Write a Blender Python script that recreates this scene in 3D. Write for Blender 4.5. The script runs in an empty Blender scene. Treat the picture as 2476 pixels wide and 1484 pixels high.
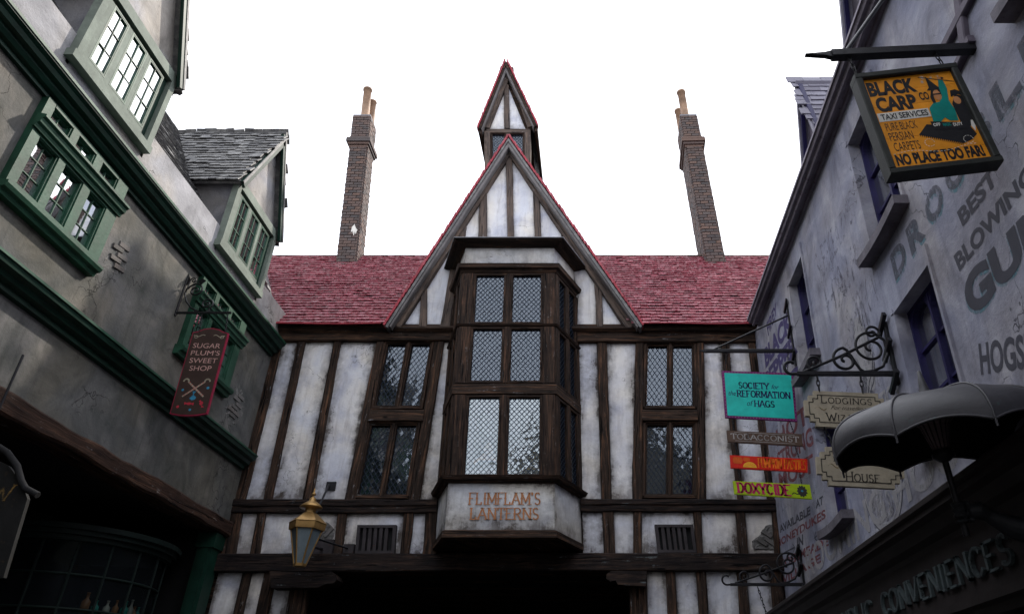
import bpy, math, random
from math import radians, sin, cos, pi, sqrt, atan2
from mathutils import Vector as V, Matrix, noise
random.seed(11)
sc = bpy.context.scene
# ------------------------------------------------------------------ camera
PITCH = radians(30.4); FL = 1758.0; XP = 1450.0; YP = 742.0; EYE = V((0, 0, 1.6))
cam = bpy.data.objects.new('camera', bpy.data.cameras.new('camera'))
sc.collection.objects.link(cam); sc.camera = cam
cam.location = EYE; cam.rotation_euler = (radians(90) + PITCH, 0, 0)
cam.data.sensor_width = 36; cam.data.lens = FL * 36 / 2476
cam.data.shift_x = 0.5 - XP / 2476
cam.data.clip_start = 0.05; cam.data.clip_end = 2000
# ------------------------------------------------------------------ sky, sun, exposure
SUN = V((.504, .497, .706)).normalized()
w = bpy.data.worlds.new("World"); sc.world = w; w.use_nodes = True
nt = w.node_tree; nt.nodes.clear()
sky = nt.nodes.new('ShaderNodeTexSky'); sky.sky_type = 'NISHITA'; sky.sun_disc = False
sky.sun_elevation = math.asin(SUN.z); sky.sun_rotation = atan2(SUN.x, SUN.y)
sky.air_density = 1.0; sky.dust_density = 4.0
mixw = nt.nodes.new('ShaderNodeMixRGB'); mixw.inputs[0].default_value = .86
mixw.inputs[2].default_value = (13.0, 13.4, 14.4, 1)      # thin bright cloud over the whole sky
bg = nt.nodes.new('ShaderNodeBackground'); bg.inputs[1].default_value = 0.12
out = nt.nodes.new('ShaderNodeOutputWorld')
nt.links.new(sky.outputs[0], mixw.inputs[1]); nt.links.new(mixw.outputs[0], bg.inputs[0]); nt.links.new(bg.outputs[0], out.inputs[0])
sl = bpy.data.lights.new('sun', 'SUN'); sl.energy = 3.2; sl.angle = radians(1.2); sl.color = (1, .93, .83)
so = bpy.data.objects.new('sun', sl); sc.collection.objects.link(so); so.rotation_euler = SUN.to_track_quat('Z', 'Y').to_euler(); so.location = (20, 20, 40)
sc.view_settings.view_transform = 'Standard'; sc.view_settings.look = 'None'
sc.view_settings.exposure = 0.6; sc.view_settings.gamma = 1.0
sc.render.engine = 'CYCLES'; sc.cycles.max_bounces = 6; sc.cycles.transparent_max_bounces = 12
# ------------------------------------------------------------------ pixel rays and frames
def ray(u, v):
    r = (u - XP) / FL; k = (YP - v) / FL
    return V((r, cos(PITCH) - k * sin(PITCH), sin(PITCH) + k * cos(PITCH)))
class Fr:
    """flat frame in the world: origin, two axes in metres, normal towards the viewer"""
    def __init__(s, o, a, b):
        s.o = V(o); s.a = V(a); s.b = V(b); s.n = s.a.cross(s.b).normalized()
    def w(s, x, y, z=0.0): return s.o + s.a * x + s.b * y + s.n * z
    def px(s, u, v, off=0.0):
        d = ray(u, v); o = s.o + s.n * off
        t = (o - EYE).dot(s.n) / d.dot(s.n); p = EYE + d * t - o
        aa = s.a.dot(s.a); ab = s.a.dot(s.b); bb = s.b.dot(s.b); pa = p.dot(s.a); pb = p.dot(s.b)
        D = aa * bb - ab * ab
        return ((pa * bb - pb * ab) / D, (pb * aa - pa * ab) / D)
class Q:
    """four world corners; coordinates in metres across and up from the bottom left"""
    def __init__(s, TL, TR, BR, BL, back=0.0):
        s.c = [V(TL), V(TR), V(BR), V(BL)]
        s.n = ((s.c[1] - s.c[3]).cross(s.c[0] - s.c[2])).normalized()
        if s.n.dot(s.c[0] - EYE) > 0: s.n = -s.n
        s.W = ((s.c[1] - s.c[0]).length + (s.c[2] - s.c[3]).length) / 2
        s.H = ((s.c[0] - s.c[3]).length + (s.c[1] - s.c[2]).length) / 2
    def w(s, x, y, z=0.0):
        a = x / s.W; b = y / s.H
        return (s.c[0] * (1 - a) + s.c[1] * a) * b + (s.c[3] * (1 - a) + s.c[2] * a) * (1 - b) + s.n * z
    def sub(s, x0, y0, x1, y1, z=0):
        return Q(s.w(x0, y1, z), s.w(x1, y1, z), s.w(x1, y0, z), s.w(x0, y0, z))
def qpx(fr, TL, TR, BR, BL, off=0.0):
    return Q(*[fr.w(*fr.px(*p, off), off) for p in (TL, TR, BR, BL)])
YF = 12.5
FRONT = Fr((0, YF, 0), (1, 0, 0), (0, 0, 1))
XL = -6.25
LEFT = Fr((XL, 0, 0), (0, 1, 0), (0, 0, 1))
XR = 3.0
RIGHT = Fr((XR, 0, 0), (0, -1, 0), (0, 0, 1))
def facing(Y): return Fr((0, Y, 0), (1, 0, 0), (0, 0, 1))
# ------------------------------------------------------------------ materials
MATS = {}
def newmat(name):
    m = bpy.data.materials.new(name); m.use_nodes = True; n = m.node_tree; n.nodes.clear()
    o = n.nodes.new('ShaderNodeOutputMaterial'); b = n.nodes.new('ShaderNodeBsdfPrincipled')
    n.links.new(b.outputs[0], o.inputs[0]); MATS[name] = m
    return m, n, b, o
class NB:
    def __init__(s, n): s.n = n
    def add(s, t, **k):
        x = s.n.nodes.new('ShaderNode' + t)
        for a, b in k.items(): setattr(x, a, b)
        return x
    def l(s, a, b): s.n.links.new(a, b)
    def coord(s, uv=False, scale=(1, 1, 1), rnd=True):
        tc = s.add('TexCoord'); mp = s.add('Mapping'); mp.inputs['Scale'].default_value = scale
        src = tc.outputs['UV' if uv else 'Object']
        if rnd:
            oi = s.add('ObjectInfo'); mu = s.add('Math', operation='MULTIPLY'); mu.inputs[1].default_value = 37.0
            s.l(oi.outputs['Random'], mu.inputs[0]); va = s.add('VectorMath', operation='ADD')
            s.l(src, va.inputs[0]); s.l(mu.outputs[0], va.inputs[1]); src = va.outputs[0]
        s.l(src, mp.inputs[0]); return mp.outputs[0]
    def noise(s, co, scale, detail=5, rough=.6, dist=0.0):
        x = s.add('TexNoise'); x.inputs['Scale'].default_value = scale; x.inputs['Detail'].default_value = detail
        x.inputs['Roughness'].default_value = rough; x.inputs['Distortion'].default_value = dist
        s.l(co, x.inputs['Vector']); return x.outputs[0]
    def ramp(s, f, stops, interp='LINEAR'):
        r = s.add('ValToRGB'); r.color_ramp.interpolation = interp; e = r.color_ramp.elements
        e[0].position = stops[0][0]; e[0].color = (*stops[0][1], 1); e[1].position = stops[-1][0]; e[1].color = (*stops[-1][1], 1)
        for p, c in stops[1:-1]:
            k = e.new(p); k.color = (*c, 1)
        s.l(f, r.inputs[0]); return r.outputs[0]
    def mix(s, f, a, b, mode='MIX'):
        m = s.add('MixRGB', blend_type=mode)
        for i, x in enumerate((f, a, b)):
            if isinstance(x, (int, float)): m.inputs[i].default_value = x
            elif isinstance(x, tuple): m.inputs[i].default_value = (*x, 1)
            else: s.l(x, m.inputs[i])
        return m.outputs[0]
    def math(s, op, a, b=0.0, clamp=False):
        m = s.add('Math', operation=op); m.use_clamp = clamp
        for i, x in enumerate((a, b)):
            if isinstance(x, (int, float)): m.inputs[i].default_value = x
            else: s.l(x, m.inputs[i])
        return m.outputs[0]
    def bump(s, h, b, strength=.4, dist=.01):
        k = s.add('Bump'); k.inputs['Strength'].default_value = strength; k.inputs['Distance'].default_value = dist
        s.l(h, k.inputs['Height']); s.l(k.outputs[0], b.inputs['Normal'])
    def island(s):
        g = s.add('NewGeometry'); o = s.add('ObjectInfo')
        return s.math('FRACT', s.math('ADD', g.outputs['Random Per Island'], s.math('MULTIPLY', o.outputs['Random'], 7.31)))
g3 = lambda x: (x, x, x)
def mat_plain(name, col, rough=.6, var=.25, scale=6, metal=0.0, bump=.2, col2=None, uv=False, spec=.22, wear=None, wearpos=.62):
    m, n, b, o = newmat(name); k = NB(n); co = k.coord(uv)
    f = k.noise(co, scale, 6, .65)
    c2 = col2 or tuple(x * (1 - var) for x in col); c1 = tuple(min(1, x * (1 + var)) for x in col)
    c = k.ramp(f, [(.3, c2), (.7, c1)])
    if wear:
        f2 = k.noise(co, scale * 5, 8, .75)
        c = k.mix(k.ramp(f2, [(wearpos, g3(0)), (wearpos + .05, g3(1))]), c, wear)
    k.l(c, b.inputs['Base Color']); b.inputs['Roughness'].default_value = rough; b.inputs['Metallic'].default_value = metal
    b.inputs['Specular IOR Level'].default_value = spec
    if bump: k.bump(k.noise(co, scale * 7, 6, .7), b, bump, .01)
    return m
def mat_plaster(name, base, light, dark, stain, edge=True, dirt=1.0):
    m, n, b, o = newmat(name); k = NB(n); co = k.coord(False, rnd=edge)
    big = k.noise(co, 1.7, 6, .62, .6)
    c = k.ramp(big, [(.32, dark), (.5, base), (.68, light)])
    st = k.coord(False, (5, 5, .55), rnd=edge)
    f = k.noise(st, 1.6, 7, .7, .3)
    c = k.mix(k.ramp(f, [(.52, g3(0)), (.80, g3(.75 * dirt))]), c, stain)
    f3 = k.noise(co, 9, 8, .75)
    c = k.mix(k.ramp(f3, [(.6, g3(0)), (.74, g3(.5 * dirt))]), c, tuple(x * .8 for x in stain))
    tint = k.noise(co, .9, 3, .5, .5)
    c = k.mix(k.ramp(tint, [(.40, g3(.55)), (.52, g3(0))]), c, k.mix(1.0, c, (.80, .86, 1.0), 'MULTIPLY'))
    c = k.mix(k.ramp(tint, [(.52, g3(0)), (.64, g3(.7))]), c, k.mix(1.0, c, (1.0, .95, .85), 'MULTIPLY'))
    vo = k.add('TexVoronoi'); vo.feature = 'DISTANCE_TO_EDGE'; vo.inputs['Scale'].default_value = 1.1 if edge else .8
    wv = k.add('VectorMath', operation='ADD'); nz = k.add('TexNoise'); nz.inputs['Scale'].default_value = 3; nz.inputs['Detail'].default_value = 6
    k.l(co, nz.inputs['Vector']); k.l(co, wv.inputs[0]); k.l(nz.outputs['Color'], wv.inputs[1]); k.l(wv.outputs[0], vo.inputs['Vector'])
    crk = k.math('MULTIPLY', k.ramp(vo.outputs['Distance'], [(.002, g3(1)), (.007, g3(0))]), k.ramp(k.noise(co, .8, 3), [(.52, g3(0)), (.58, g3(.8))]))
    c = k.mix(crk, c, tuple(x * .35 for x in stain))
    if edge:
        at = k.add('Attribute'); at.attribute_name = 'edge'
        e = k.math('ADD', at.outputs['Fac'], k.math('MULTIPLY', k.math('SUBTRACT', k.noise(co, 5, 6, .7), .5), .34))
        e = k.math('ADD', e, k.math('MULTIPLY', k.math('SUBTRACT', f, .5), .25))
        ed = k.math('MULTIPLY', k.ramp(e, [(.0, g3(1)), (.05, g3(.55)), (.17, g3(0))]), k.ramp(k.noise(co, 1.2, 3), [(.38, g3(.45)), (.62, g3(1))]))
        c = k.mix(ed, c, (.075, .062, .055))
    k.l(c, b.inputs['Base Color']); b.inputs['Roughness'].default_value = .85; b.inputs['Specular IOR Level'].default_value = .25
    h = k.math('ADD', k.noise(co, 22, 8, .7), k.math('MULTIPLY', k.noise(co, 4, 4, .5), 1.6))
    h = k.math('SUBTRACT', h, k.math('MULTIPLY', crk, 1.2)); k.bump(h, b, .65 if not edge else .5, .012)
    return m
def mat_wood(name, dark, mid, hi, pale, bs=.8):
    m, n, b, o = newmat(name); k = NB(n)
    co = k.coord(True, (1, 1, 1)); lo = k.coord(True, (1.1, 16, 1)); lo2 = k.coord(True, (3, 55, 1))
    a = k.noise(lo, 1.0, 7, .7, .8)
    c = k.ramp(a, [(.34, dark), (.52, mid), (.66, hi)])
    c = k.mix(k.ramp(k.noise(co, 2.3, 5, .6), [(.45, g3(0)), (.7, g3(.8))]), c, dark)
    f2 = k.noise(lo2, 1.0, 6, .7)
    c = k.mix(k.ramp(f2, [(.56, g3(0)), (.72, g3(.55))]), c, hi)
    f4 = k.math('MULTIPLY', k.noise(co, 5, 7, .75), k.noise(lo, 1.7, 5, .7))
    c = k.mix(k.ramp(f4, [(.34, g3(0)), (.42, g3(.8))]), c, pale)
    vo = k.add('TexVoronoi'); vo.inputs['Scale'].default_value = 1.3; k.l(k.coord(True, (1, 2.2, 1)), vo.inputs['Vector'])
    kn = k.ramp(vo.outputs['Distance'], [(.035, g3(1)), (.09, g3(0))])
    c = k.mix(kn, c, tuple(x * .3 for x in dark))
    cr = k.ramp(k.noise(k.coord(True, (.8, 22, 1)), 1.3, 3, .5, 1.2), [(.36, g3(0)), (.4, g3(1))])
    c = k.mix(cr, tuple(x * .25 for x in dark), c)
    k.l(c, b.inputs['Base Color']); b.inputs['Roughness'].default_value = .8; b.inputs['Specular IOR Level'].default_value = .12
    h = k.math('ADD', k.math('MULTIPLY', a, 1.2), k.math('ADD', k.math('MULTIPLY', f2, .5), cr))
    k.bump(h, b, bs, .012)
    return m
PLAS = mat_plaster('facade_plaster', (.74, .725, .735), (.84, .825, .82), (.54, .54, .60), (.30, .265, .25))
PLAS_B = mat_plaster('bay_plaster', (.64, .63, .62), (.76, .75, .74), (.48, .48, .50), (.30, .27, .26))
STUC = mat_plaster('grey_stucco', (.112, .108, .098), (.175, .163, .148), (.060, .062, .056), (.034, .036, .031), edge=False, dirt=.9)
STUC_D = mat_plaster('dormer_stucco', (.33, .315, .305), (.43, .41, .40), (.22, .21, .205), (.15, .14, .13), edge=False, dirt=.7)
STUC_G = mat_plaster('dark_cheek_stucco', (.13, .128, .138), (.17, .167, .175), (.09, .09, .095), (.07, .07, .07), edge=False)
LILAC = mat_plaster('lilac_render', (.27, .27, .325), (.39, .39, .445), (.165, .165, .205), (.10, .095, .13), edge=False, dirt=.8)
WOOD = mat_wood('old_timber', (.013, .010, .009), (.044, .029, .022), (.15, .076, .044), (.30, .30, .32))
WOODL = mat_wood('shaded_low_timber', (.008, .007, .008), (.025, .018, .016), (.07, .042, .03), (.16, .19, .2))  # darkened copy of the old timber, shade of the low beams painted into the colour
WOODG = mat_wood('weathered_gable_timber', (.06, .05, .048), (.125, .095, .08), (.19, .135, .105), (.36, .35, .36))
WOODD = mat_wood('window_timber', (.014, .010, .009), (.038, .025, .019), (.115, .060, .037), (.2, .19, .19), .5)
GREEN = mat_plain('green_paint', (.017, .062, .037), .5, .45, 2.5, bump=.3, wear=(.12, .14, .11), wearpos=.66)
GREEN_D = mat_plain('dark_green_paint', (.005, .026, .017), .5, .35, 3, bump=.15, wear=(.03, .07, .05), wearpos=.66)
GREEN_P = mat_plain('faded_green_paint', (.24, .285, .25), .6, .22, 4, bump=.2, wear=(.09, .13, .10), wearpos=.66)
PURP = mat_plain('violet_paint', (.018, .015, .07), .5, .3, 3, bump=.1)
LILTRIM = mat_plain('grey_violet_trim', (.10, .085, .11), .7, .45, 2.5, bump=.4, wear=(.2, .18, .21), wearpos=.63)
SILL = mat_plain('stone_sill', (.13, .12, .14), .8, .4, 5, bump=.5, wear=(.05, .045, .05), wearpos=.6)
IRON = mat_plain('black_iron', (.016, .016, .019), .42, .4, 12, .2, .3, wear=(.06, .055, .06), wearpos=.68)
IRONB = mat_plain('polished_iron', (.03, .03, .032), .28, .3, 12, .6, .1)
GOLD = mat_plain('aged_brass', (.30, .18, .065), .38, .3, 5, .55, .15, wear=(.11, .06, .02), wearpos=.62)
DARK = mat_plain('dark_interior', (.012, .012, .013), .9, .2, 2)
LEAD = mat_plain('lead_came', (.018, .028, .048), .45, .3, 20, .3, 0)
LEADS = mat_plain('grey_lead_sheet', (.2, .2, .22), .7, .2, 5)
MORTAR = mat_plain('mortar', (.17, .125, .095), .95, .3, 12, bump=.5)
ROUGHP = mat_plain('broken_rough_render', (.15, .145, .14), .95, .35, 9, bump=1.0, wear=(.05, .045, .04), wearpos=.56)
CLAY = mat_plain('clay_pot', (.27, .17, .11), .6, .5, 3, bump=.1, wear=(.4, .38, .34), wearpos=.66)
GROUND = mat_plain('asphalt_paving', (.04, .038, .037), .9, .3, 4, bump=.4)
def mat_pieces(name, cols, rough=.7, speck=None, hi=None, bumps=.6, nscale=14):
    m, n, b, o = newmat(name); k = NB(n); co = k.coord(False)
    st = [(i / (len(cols) - 1), c) for i, c in enumerate(cols)]
    c = k.ramp(k.island(), st)
    if hi: c = k.mix(k.ramp(k.noise(co, nscale, 6, .7), [(.45, g3(0)), (.66, g3(.85))]), c, hi)
    if speck: c = k.mix(k.ramp(k.noise(co, nscale * 2.2, 6, .75), [(.57, g3(0)), (.66, g3(.9))]), c, speck)
    k.l(c, b.inputs['Base Color']); b.inputs['Roughness'].default_value = rough
    k.bump(k.noise(co, nscale * 2, 7, .7), b, bumps, .01)
    return m
TILE = mat_pieces('red_roof_tile', [(.14, .008, .018), (.28, .02, .04), (.36, .08, .12), (.20, .013, .028), (.40, .15, .18), (.06, .008, .012), (.32, .04, .07)], .55, (.03, .015, .012), (.50, .22, .26), nscale=9)
TILE_E = mat_pieces('crimson_verge_tile', [(.30, .018, .035), (.38, .03, .05), (.22, .014, .028), (.40, .08, .10)], .7, (.05, .012, .014), nscale=10)
SLATE = mat_pieces('roof_slate', [(.04, .04, .043), (.11, .108, .112), (.07, .07, .073), (.15, .146, .14), (.06, .058, .062)], .6, (.02, .02, .02), (.24, .235, .225), nscale=7)
SLATE_V = mat_pieces('violet_slate', [(.18, .17, .22), (.24, .23, .28), (.14, .13, .17)], .7, (.07, .06, .1), nscale=6)
BRICK = mat_pieces('chimney_brick', [(.06, .05, .05), (.125, .082, .07), (.09, .07, .066), (.15, .09, .068), (.05, .045, .046), (.11, .088, .082)], .85, (.035, .03, .03), nscale=18)
BRICK_G = mat_pieces('exposed_brick', [(.08, .075, .07), (.15, .14, .135), (.11, .09, .08)], .9, (.06, .055, .05), nscale=10)
def mat_glass(name, tint, refl, rough=.03, wob=.35, wsc=5.0, dark=(.02, .025, .03), trans=.6, graz=.5):
    m, n, b, o = newmat(name); k = NB(n); n.nodes.remove(b)
    co = k.coord(False)
    gl = k.add('BsdfGlossy'); gl.inputs['Roughness'].default_value = rough; gl.inputs['Color'].default_value = (*tint, 1)
    bu = k.add('Bump'); bu.inputs['Strength'].default_value = wob; bu.inputs['Distance'].default_value = .02
    k.l(k.noise(co, wsc, 4, .55, .6), bu.inputs['Height']); k.l(bu.outputs[0], gl.inputs['Normal'])
    tr = k.add('BsdfTransparent'); tr.inputs['Color'].default_value = (.75, .8, .82, 1)
    df = k.add('BsdfDiffuse'); df.inputs['Color'].default_value = (*dark, 1)
    mx = k.add('MixShader'); mx.inputs[0].default_value = 1 - trans; k.l(tr.outputs[0], mx.inputs[1]); k.l(df.outputs[0], mx.inputs[2])
    lw = k.add('LayerWeight'); lw.inputs['Blend'].default_value = graz
    f = k.math('ADD', k.math('MULTIPLY', lw.outputs['Fresnel'], .8), refl, True)
    m2 = k.add('MixShader'); k.l(f, m2.inputs[0]); k.l(mx.outputs[0], m2.inputs[1]); k.l(gl.outputs[0], m2.inputs[2])
    k.l(m2.outputs[0], o.inputs[0]); return m
GLASS = mat_glass('old_window_glass', (.64, .72, .82), .10, .04, .12, 4, trans=.7, graz=.35)
GLASS_W = mat_glass('wavy_bay_glass', (.80, .88, .92), .24, .02, .4, 3.0, trans=.7, graz=.35)
GLASS_G = mat_glass('sash_glass', (.92, .96, 1.0), .72, .01, .02, 2, trans=.55, graz=.4)
GLASS_R = mat_glass('bright_sash_glass', (.95, .97, 1.0), .42, .01, .03, 2, trans=.6, graz=.4)
GLASS_D = mat_glass('dim_shop_glass', (.5, .6, .6), .01, .05, .2, 4, trans=.75, graz=.12)
FROST = mat_plain('frosted_lantern_glass', (.13, .165, .185), .4, .25, 3, bump=.05, spec=.4)
def mat_faded(name, col, cover=.75, scale=7, lo=None):
    """thin worn paint on a wall: colour with gaps where it has flaked"""
    m, n, b, o = newmat(name); k = NB(n); co = k.coord(False, rnd=False); st = k.coord(False, (6, 6, .8), rnd=False)
    k.l(k.ramp(k.noise(co, 3, 4), [(.3, tuple(x * .75 for x in col)), (.7, col)]), b.inputs['Base Color']); b.inputs['Roughness'].default_value = .85
    f = k.math('ADD', k.math('MULTIPLY', k.noise(co, scale, 8, .8), .6), k.math('MULTIPLY', k.noise(st, 3, 6, .7), .4))
    p = .5 - (cover - .5) * .35
    a = k.ramp(f, [(p - .06, g3(0)), (p + .05, g3(min(1, .35 + cover * .6)))])
    tr = k.add('BsdfTransparent'); mx = k.add('MixShader'); k.l(a, mx.inputs[0]); k.l(tr.outputs[0], mx.inputs[1]); k.l(b.outputs[0], mx.inputs[2])
    k.l(mx.outputs[0], o.inputs[0]); return m
P_DARK = mat_faded('faded_dark_lettering', (.055, .055, .075), .9)
P_MID = mat_faded('faded_grey_lettering', (.10, .10, .13), .62)
P_BLOT = mat_faded('flaking_dark_paint', (.085, .085, .115), .38, 5)
P_FAINT = mat_faded('ghost_lettering', (.13, .12, .175), .42, 11)
P_PALE = mat_faded('ghost_pale_lettering', (.40, .39, .41), .72, 8)
P_CYAN = mat_faded('faded_cyan_shadow', (.12, .27, .33), .5)
P_RED = mat_faded('faded_red_lettering', (.22, .05, .06), .68)
P_PURP = mat_faded('faded_purple_lettering', (.06, .045, .16), .8)
P_GOLD = mat_faded('faded_ochre_paint', (.3, .18, .05), .5)
def sp(name, col, **k): return mat_plain(name, col, k.get('rough', .45), k.get('var', .2), k.get('scale', 6), bump=k.get('bump', .2), wear=k.get('wear', tuple(x * .45 + .02 for x in col)), wearpos=k.get('wp', .62))
S_ORANGE = sp('orange_sign_paint', (.68, .26, .015), var=.22, wear=(.3, .1, .01), scale=4)
S_BLACK = sp('black_sign_paint', (.012, .012, .014)); S_WHITE = sp('white_sign_paint', (.62, .6, .55))
S_TEAL = sp('teal_sign_paint', (.0, .2, .17)); S_SKIN = sp('skin_tone_paint', (.45, .2, .08))
S_TURQ = sp('turquoise_sign_paint', (.02, .50, .43), var=.22, wear=(.4, .32, .12), scale=3, wp=.70); S_MAG = sp('magenta_border_paint', (.16, .012, .12))
S_NAVY = sp('navy_letter_paint', (.015, .012, .09)); S_BROWN = sp('brown_sign_paint', (.10, .062, .045), wear=(.04, .03, .02))
S_SILV = sp('pale_letter_paint', (.36, .34, .33)); S_RED = sp('scarlet_sign_paint', (.62, .02, .008), wear=(.3, .01, .01)); S_OR = sp('orange_letter_paint', (.8, .17, .01))
S_YEL = sp('yellow_letter_paint', (.75, .38, .03)); S_LIME = sp('lime_sign_paint', (.36, .5, .012), wear=(.2, .3, .02)); S_CRIM = sp('crimson_letter_paint', (.42, .02, .09))
S_CREAM = sp('cream_sign_paint', (.33, .29, .22), wear=(.16, .13, .10), wp=.66); S_CHAR = sp('charcoal_letter_paint', (.04, .035, .03)); S_PINK = sp('pink_edge_paint', (.26, .015, .045))
S_DKBR = sp('dark_brown_board_paint', (.045, .027, .022), wear=(.08, .05, .035)); S_ROSE = sp('rose_letter_paint', (.50, .30, .27)); S_BLUE = sp('blue_sweet_paint', (.04, .22, .36))
S_RUST = sp('rust_orange_letter_paint', (.40, .17, .07), wear=(.35, .25, .2), wp=.7); S_SLATEL = sp('weathered_raised_letter_paint', (.075, .095, .10), wear=(.02, .02, .02), wp=.58)
# ------------------------------------------------------------------ objects
ROOT = {}
def tag(o, label=None, cat=None, group=None, kind=None):
    for k, v in (('label', label), ('category', cat), ('group', group), ('kind', kind)):
        if v: o[k] = v
    return o
def thing(name, label, cat, loc=(0, 0, 0), group=None):
    o = bpy.data.objects.new(name, None); sc.collection.objects.link(o); o.location = loc; o.empty_display_size = .3
    ROOT[o] = V(loc); tag(o, label, cat, group); return o
def link(name, mesh, mat, parent, M=None):
    o = bpy.data.objects.new(name, mesh); sc.collection.objects.link(o)
    if mat and not len(mesh.materials): mesh.materials.append(mat)
    base = V((0, 0, 0))
    if parent is not None:
        o.parent = parent; base = ROOT[parent]
        ROOT[o] = base
    if M is not None: o.matrix_local = Matrix.Translation(-base) @ M
    return o
class MB:
    def __init__(s): s.v = []; s.f = []; s.uv = []; s.at = []; s.sm = []
    def face(s, pts, uvs=None, smooth=False):
        i = len(s.v); s.v += [V(p) for p in pts]; s.f.append(tuple(range(i, i + len(pts))))
        if uvs is None:
            p0 = V(pts[0]); e = (V(pts[1]) - p0); L = max(e.length, 1e-6); e /= L
            nn = e.cross(V(pts[-1]) - p0)
            q = nn.cross(e); q = q.normalized() if q.length > 1e-9 else V((0, 0, 1))
            uvs = [((V(p) - p0).dot(e), (V(p) - p0).dot(q)) for p in pts]
        s.uv += uvs; s.sm.append(smooth)
    def grid(s, rows, uvf=None, smooth=True, close=False):
        """rows: list of lists of points -> shared-vertex surface"""
        i = len(s.v); nx = len(rows[0])
        for r in rows: s.v += [V(p) for p in r]
        for j in range(len(rows) - 1):
            for k in range(nx - 1 + (1 if close else 0)):
                k2 = (k + 1) % nx
                s.f.append((i + j * nx + k, i + j * nx + k2, i + (j + 1) * nx + k2, i + (j + 1) * nx + k))
                s.uv += [(k * .1, j * .1), (k * .1 + .1, j * .1), (k * .1 + .1, j * .1 + .1), (k * .1, j * .1 + .1)]; s.sm.append(smooth)
    def prism(s, fr, pts, z0, z1, caps=True, back=True):
        n = len(pts)
        if sum(pts[i][0] * pts[(i + 1) % n][1] - pts[(i + 1) % n][0] * pts[i][1] for i in range(n)) < 0: pts = pts[::-1]
        F = [fr.w(x, y, z1) for x, y in pts]; B = [fr.w(x, y, z0) for x, y in pts]
        s.face(F, [(p[0], p[1]) for p in pts])
        if back: s.face(B[::-1], [(p[0], p[1]) for p in pts[::-1]])
        for i in range(n):
            j = (i + 1) % n; s.face([B[i], B[j], F[j], F[i]])
    def box(s, fr, x0, y0, x1, y1, z0, z1):
        s.prism(fr, [(x0, y0), (x1, y0), (x1, y1), (x0, y1)], z0, z1)
    def beam(s, fr, p0, p1, w0, w1, z0, z1, jit=.010, seg=.3, ch=.014):
        p0 = V((p0[0], p0[1])); p1 = V((p1[0], p1[1])); d = p1 - p0; L = d.length; d /= L; q = V((-d.y, d.x))
        k = max(1, int(L / seg)) if jit else 1; rings = []; sd = random.random() * 100
        for i in range(k + 1):
            t = i / k; c = p0 + d * (L * t); hw = (w0 + (w1 - w0) * t) / 2
            a = hw + jit * noise.noise(V((sd, t * L * 2.1, 0))) * 1.5; b = hw + jit * noise.noise(V((sd + 9, t * L * 2.1, 3))) * 1.5
            zz = z1 + jit * .8 * noise.noise(V((sd + 5, t * L * 1.7, 7))); ch_ = min(ch, hw * .3)
            prof = [(-a, z0), (-a, zz - ch_), (-a + ch_, zz), (b - ch_, zz), (b, zz - ch_), (b, z0)]
            rings.append(([fr.w(c.x + q.x * x, c.y + q.y * x, z) for x, z in prof], L * t, prof))
        for i in range(k):
            (A, ua, pa), (B, ub, pb) = rings[i], rings[i + 1]
            for j in range(6):
                j2 = (j + 1) % 6
                if j == 5: continue
                va = [-.3, -.15, 0, 0, .15, .3]
                x0, x1 = pa[j][0] + (pa[j][1] - z1) * (1 if j < 3 else -1), pa[j2][0] + (pa[j2][1] - z1) * (1 if j2 < 3 else -1)
                s.face([A[j], A[j2], B[j2], B[j]], [(ua, x0), (ua, x1), (ub, x1), (ub, x0)])
        s.face(rings[0][0][::-1]); s.face(rings[-1][0])
    def tube(s, pts, r, n=8, taper=None):
        pts = [V(p) for p in pts]; rows = []; up = V((.13, .21, .97))
        for i, p in enumerate(pts):
            t = (pts[min(i + 1, len(pts) - 1)] - pts[max(i - 1, 0)]).normalized()
            if i == 0: x = t.cross(up).normalized()
            else: x = (x - t * x.dot(t)).normalized()
            y = t.cross(x); rr = r if taper is None else r * taper[i]
            rows.append([p + (x * cos(2 * pi * k / n) + y * sin(2 * pi * k / n)) * rr for k in range(n)])
        s.grid(rows, close=True); s.face(rows[0][::-1]); s.face(rows[-1])
    def lathe(s, o, prof, n=24, ax=V((0, 0, 1)), smooth=True, rot=0.0):
        ax = ax.normalized(); x = ax.cross(V((0, 1, .01))).normalized(); y = ax.cross(x)
        rows = [[V(o) + ax * z + (x * cos(2 * pi * k / n + rot) + y * sin(2 * pi * k / n + rot)) * r for k in range(n)] for r, z in prof]
        if smooth: s.grid(rows, close=True)
        else:
            for j in range(len(rows) - 1):
                for k in range(n):
                    k2 = (k + 1) % n; s.face([rows[j][k], rows[j][k2], rows[j + 1][k2], rows[j + 1][k]])
    def build(s, name, mat, parent=None, label=None, kind=None, cat=None, group=None):
        base = ROOT[parent] if parent is not None else V((0, 0, 0))
        me = bpy.data.meshes.new(name); me.from_pydata([tuple(v - base) for v in s.v], [], s.f)
        uvl = me.uv_layers.new(name='UVMap'); flat = [c for uv in s.uv for c in uv[:2]]
        uvl.data.foreach_set('uv', flat); me.polygons.foreach_set('use_smooth', s.sm)
        if s.at:
            a = me.attributes.new('edge', 'FLOAT', 'POINT'); a.data.foreach_set('value', s.at)
        me.validate(); me.update()
        o = link(name, me, mat, parent); tag(o, label, cat, group, kind); return o
def mb1(fn, *a, **k):
    m = MB(); getattr(m, fn)(*a, **k); return m
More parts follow.
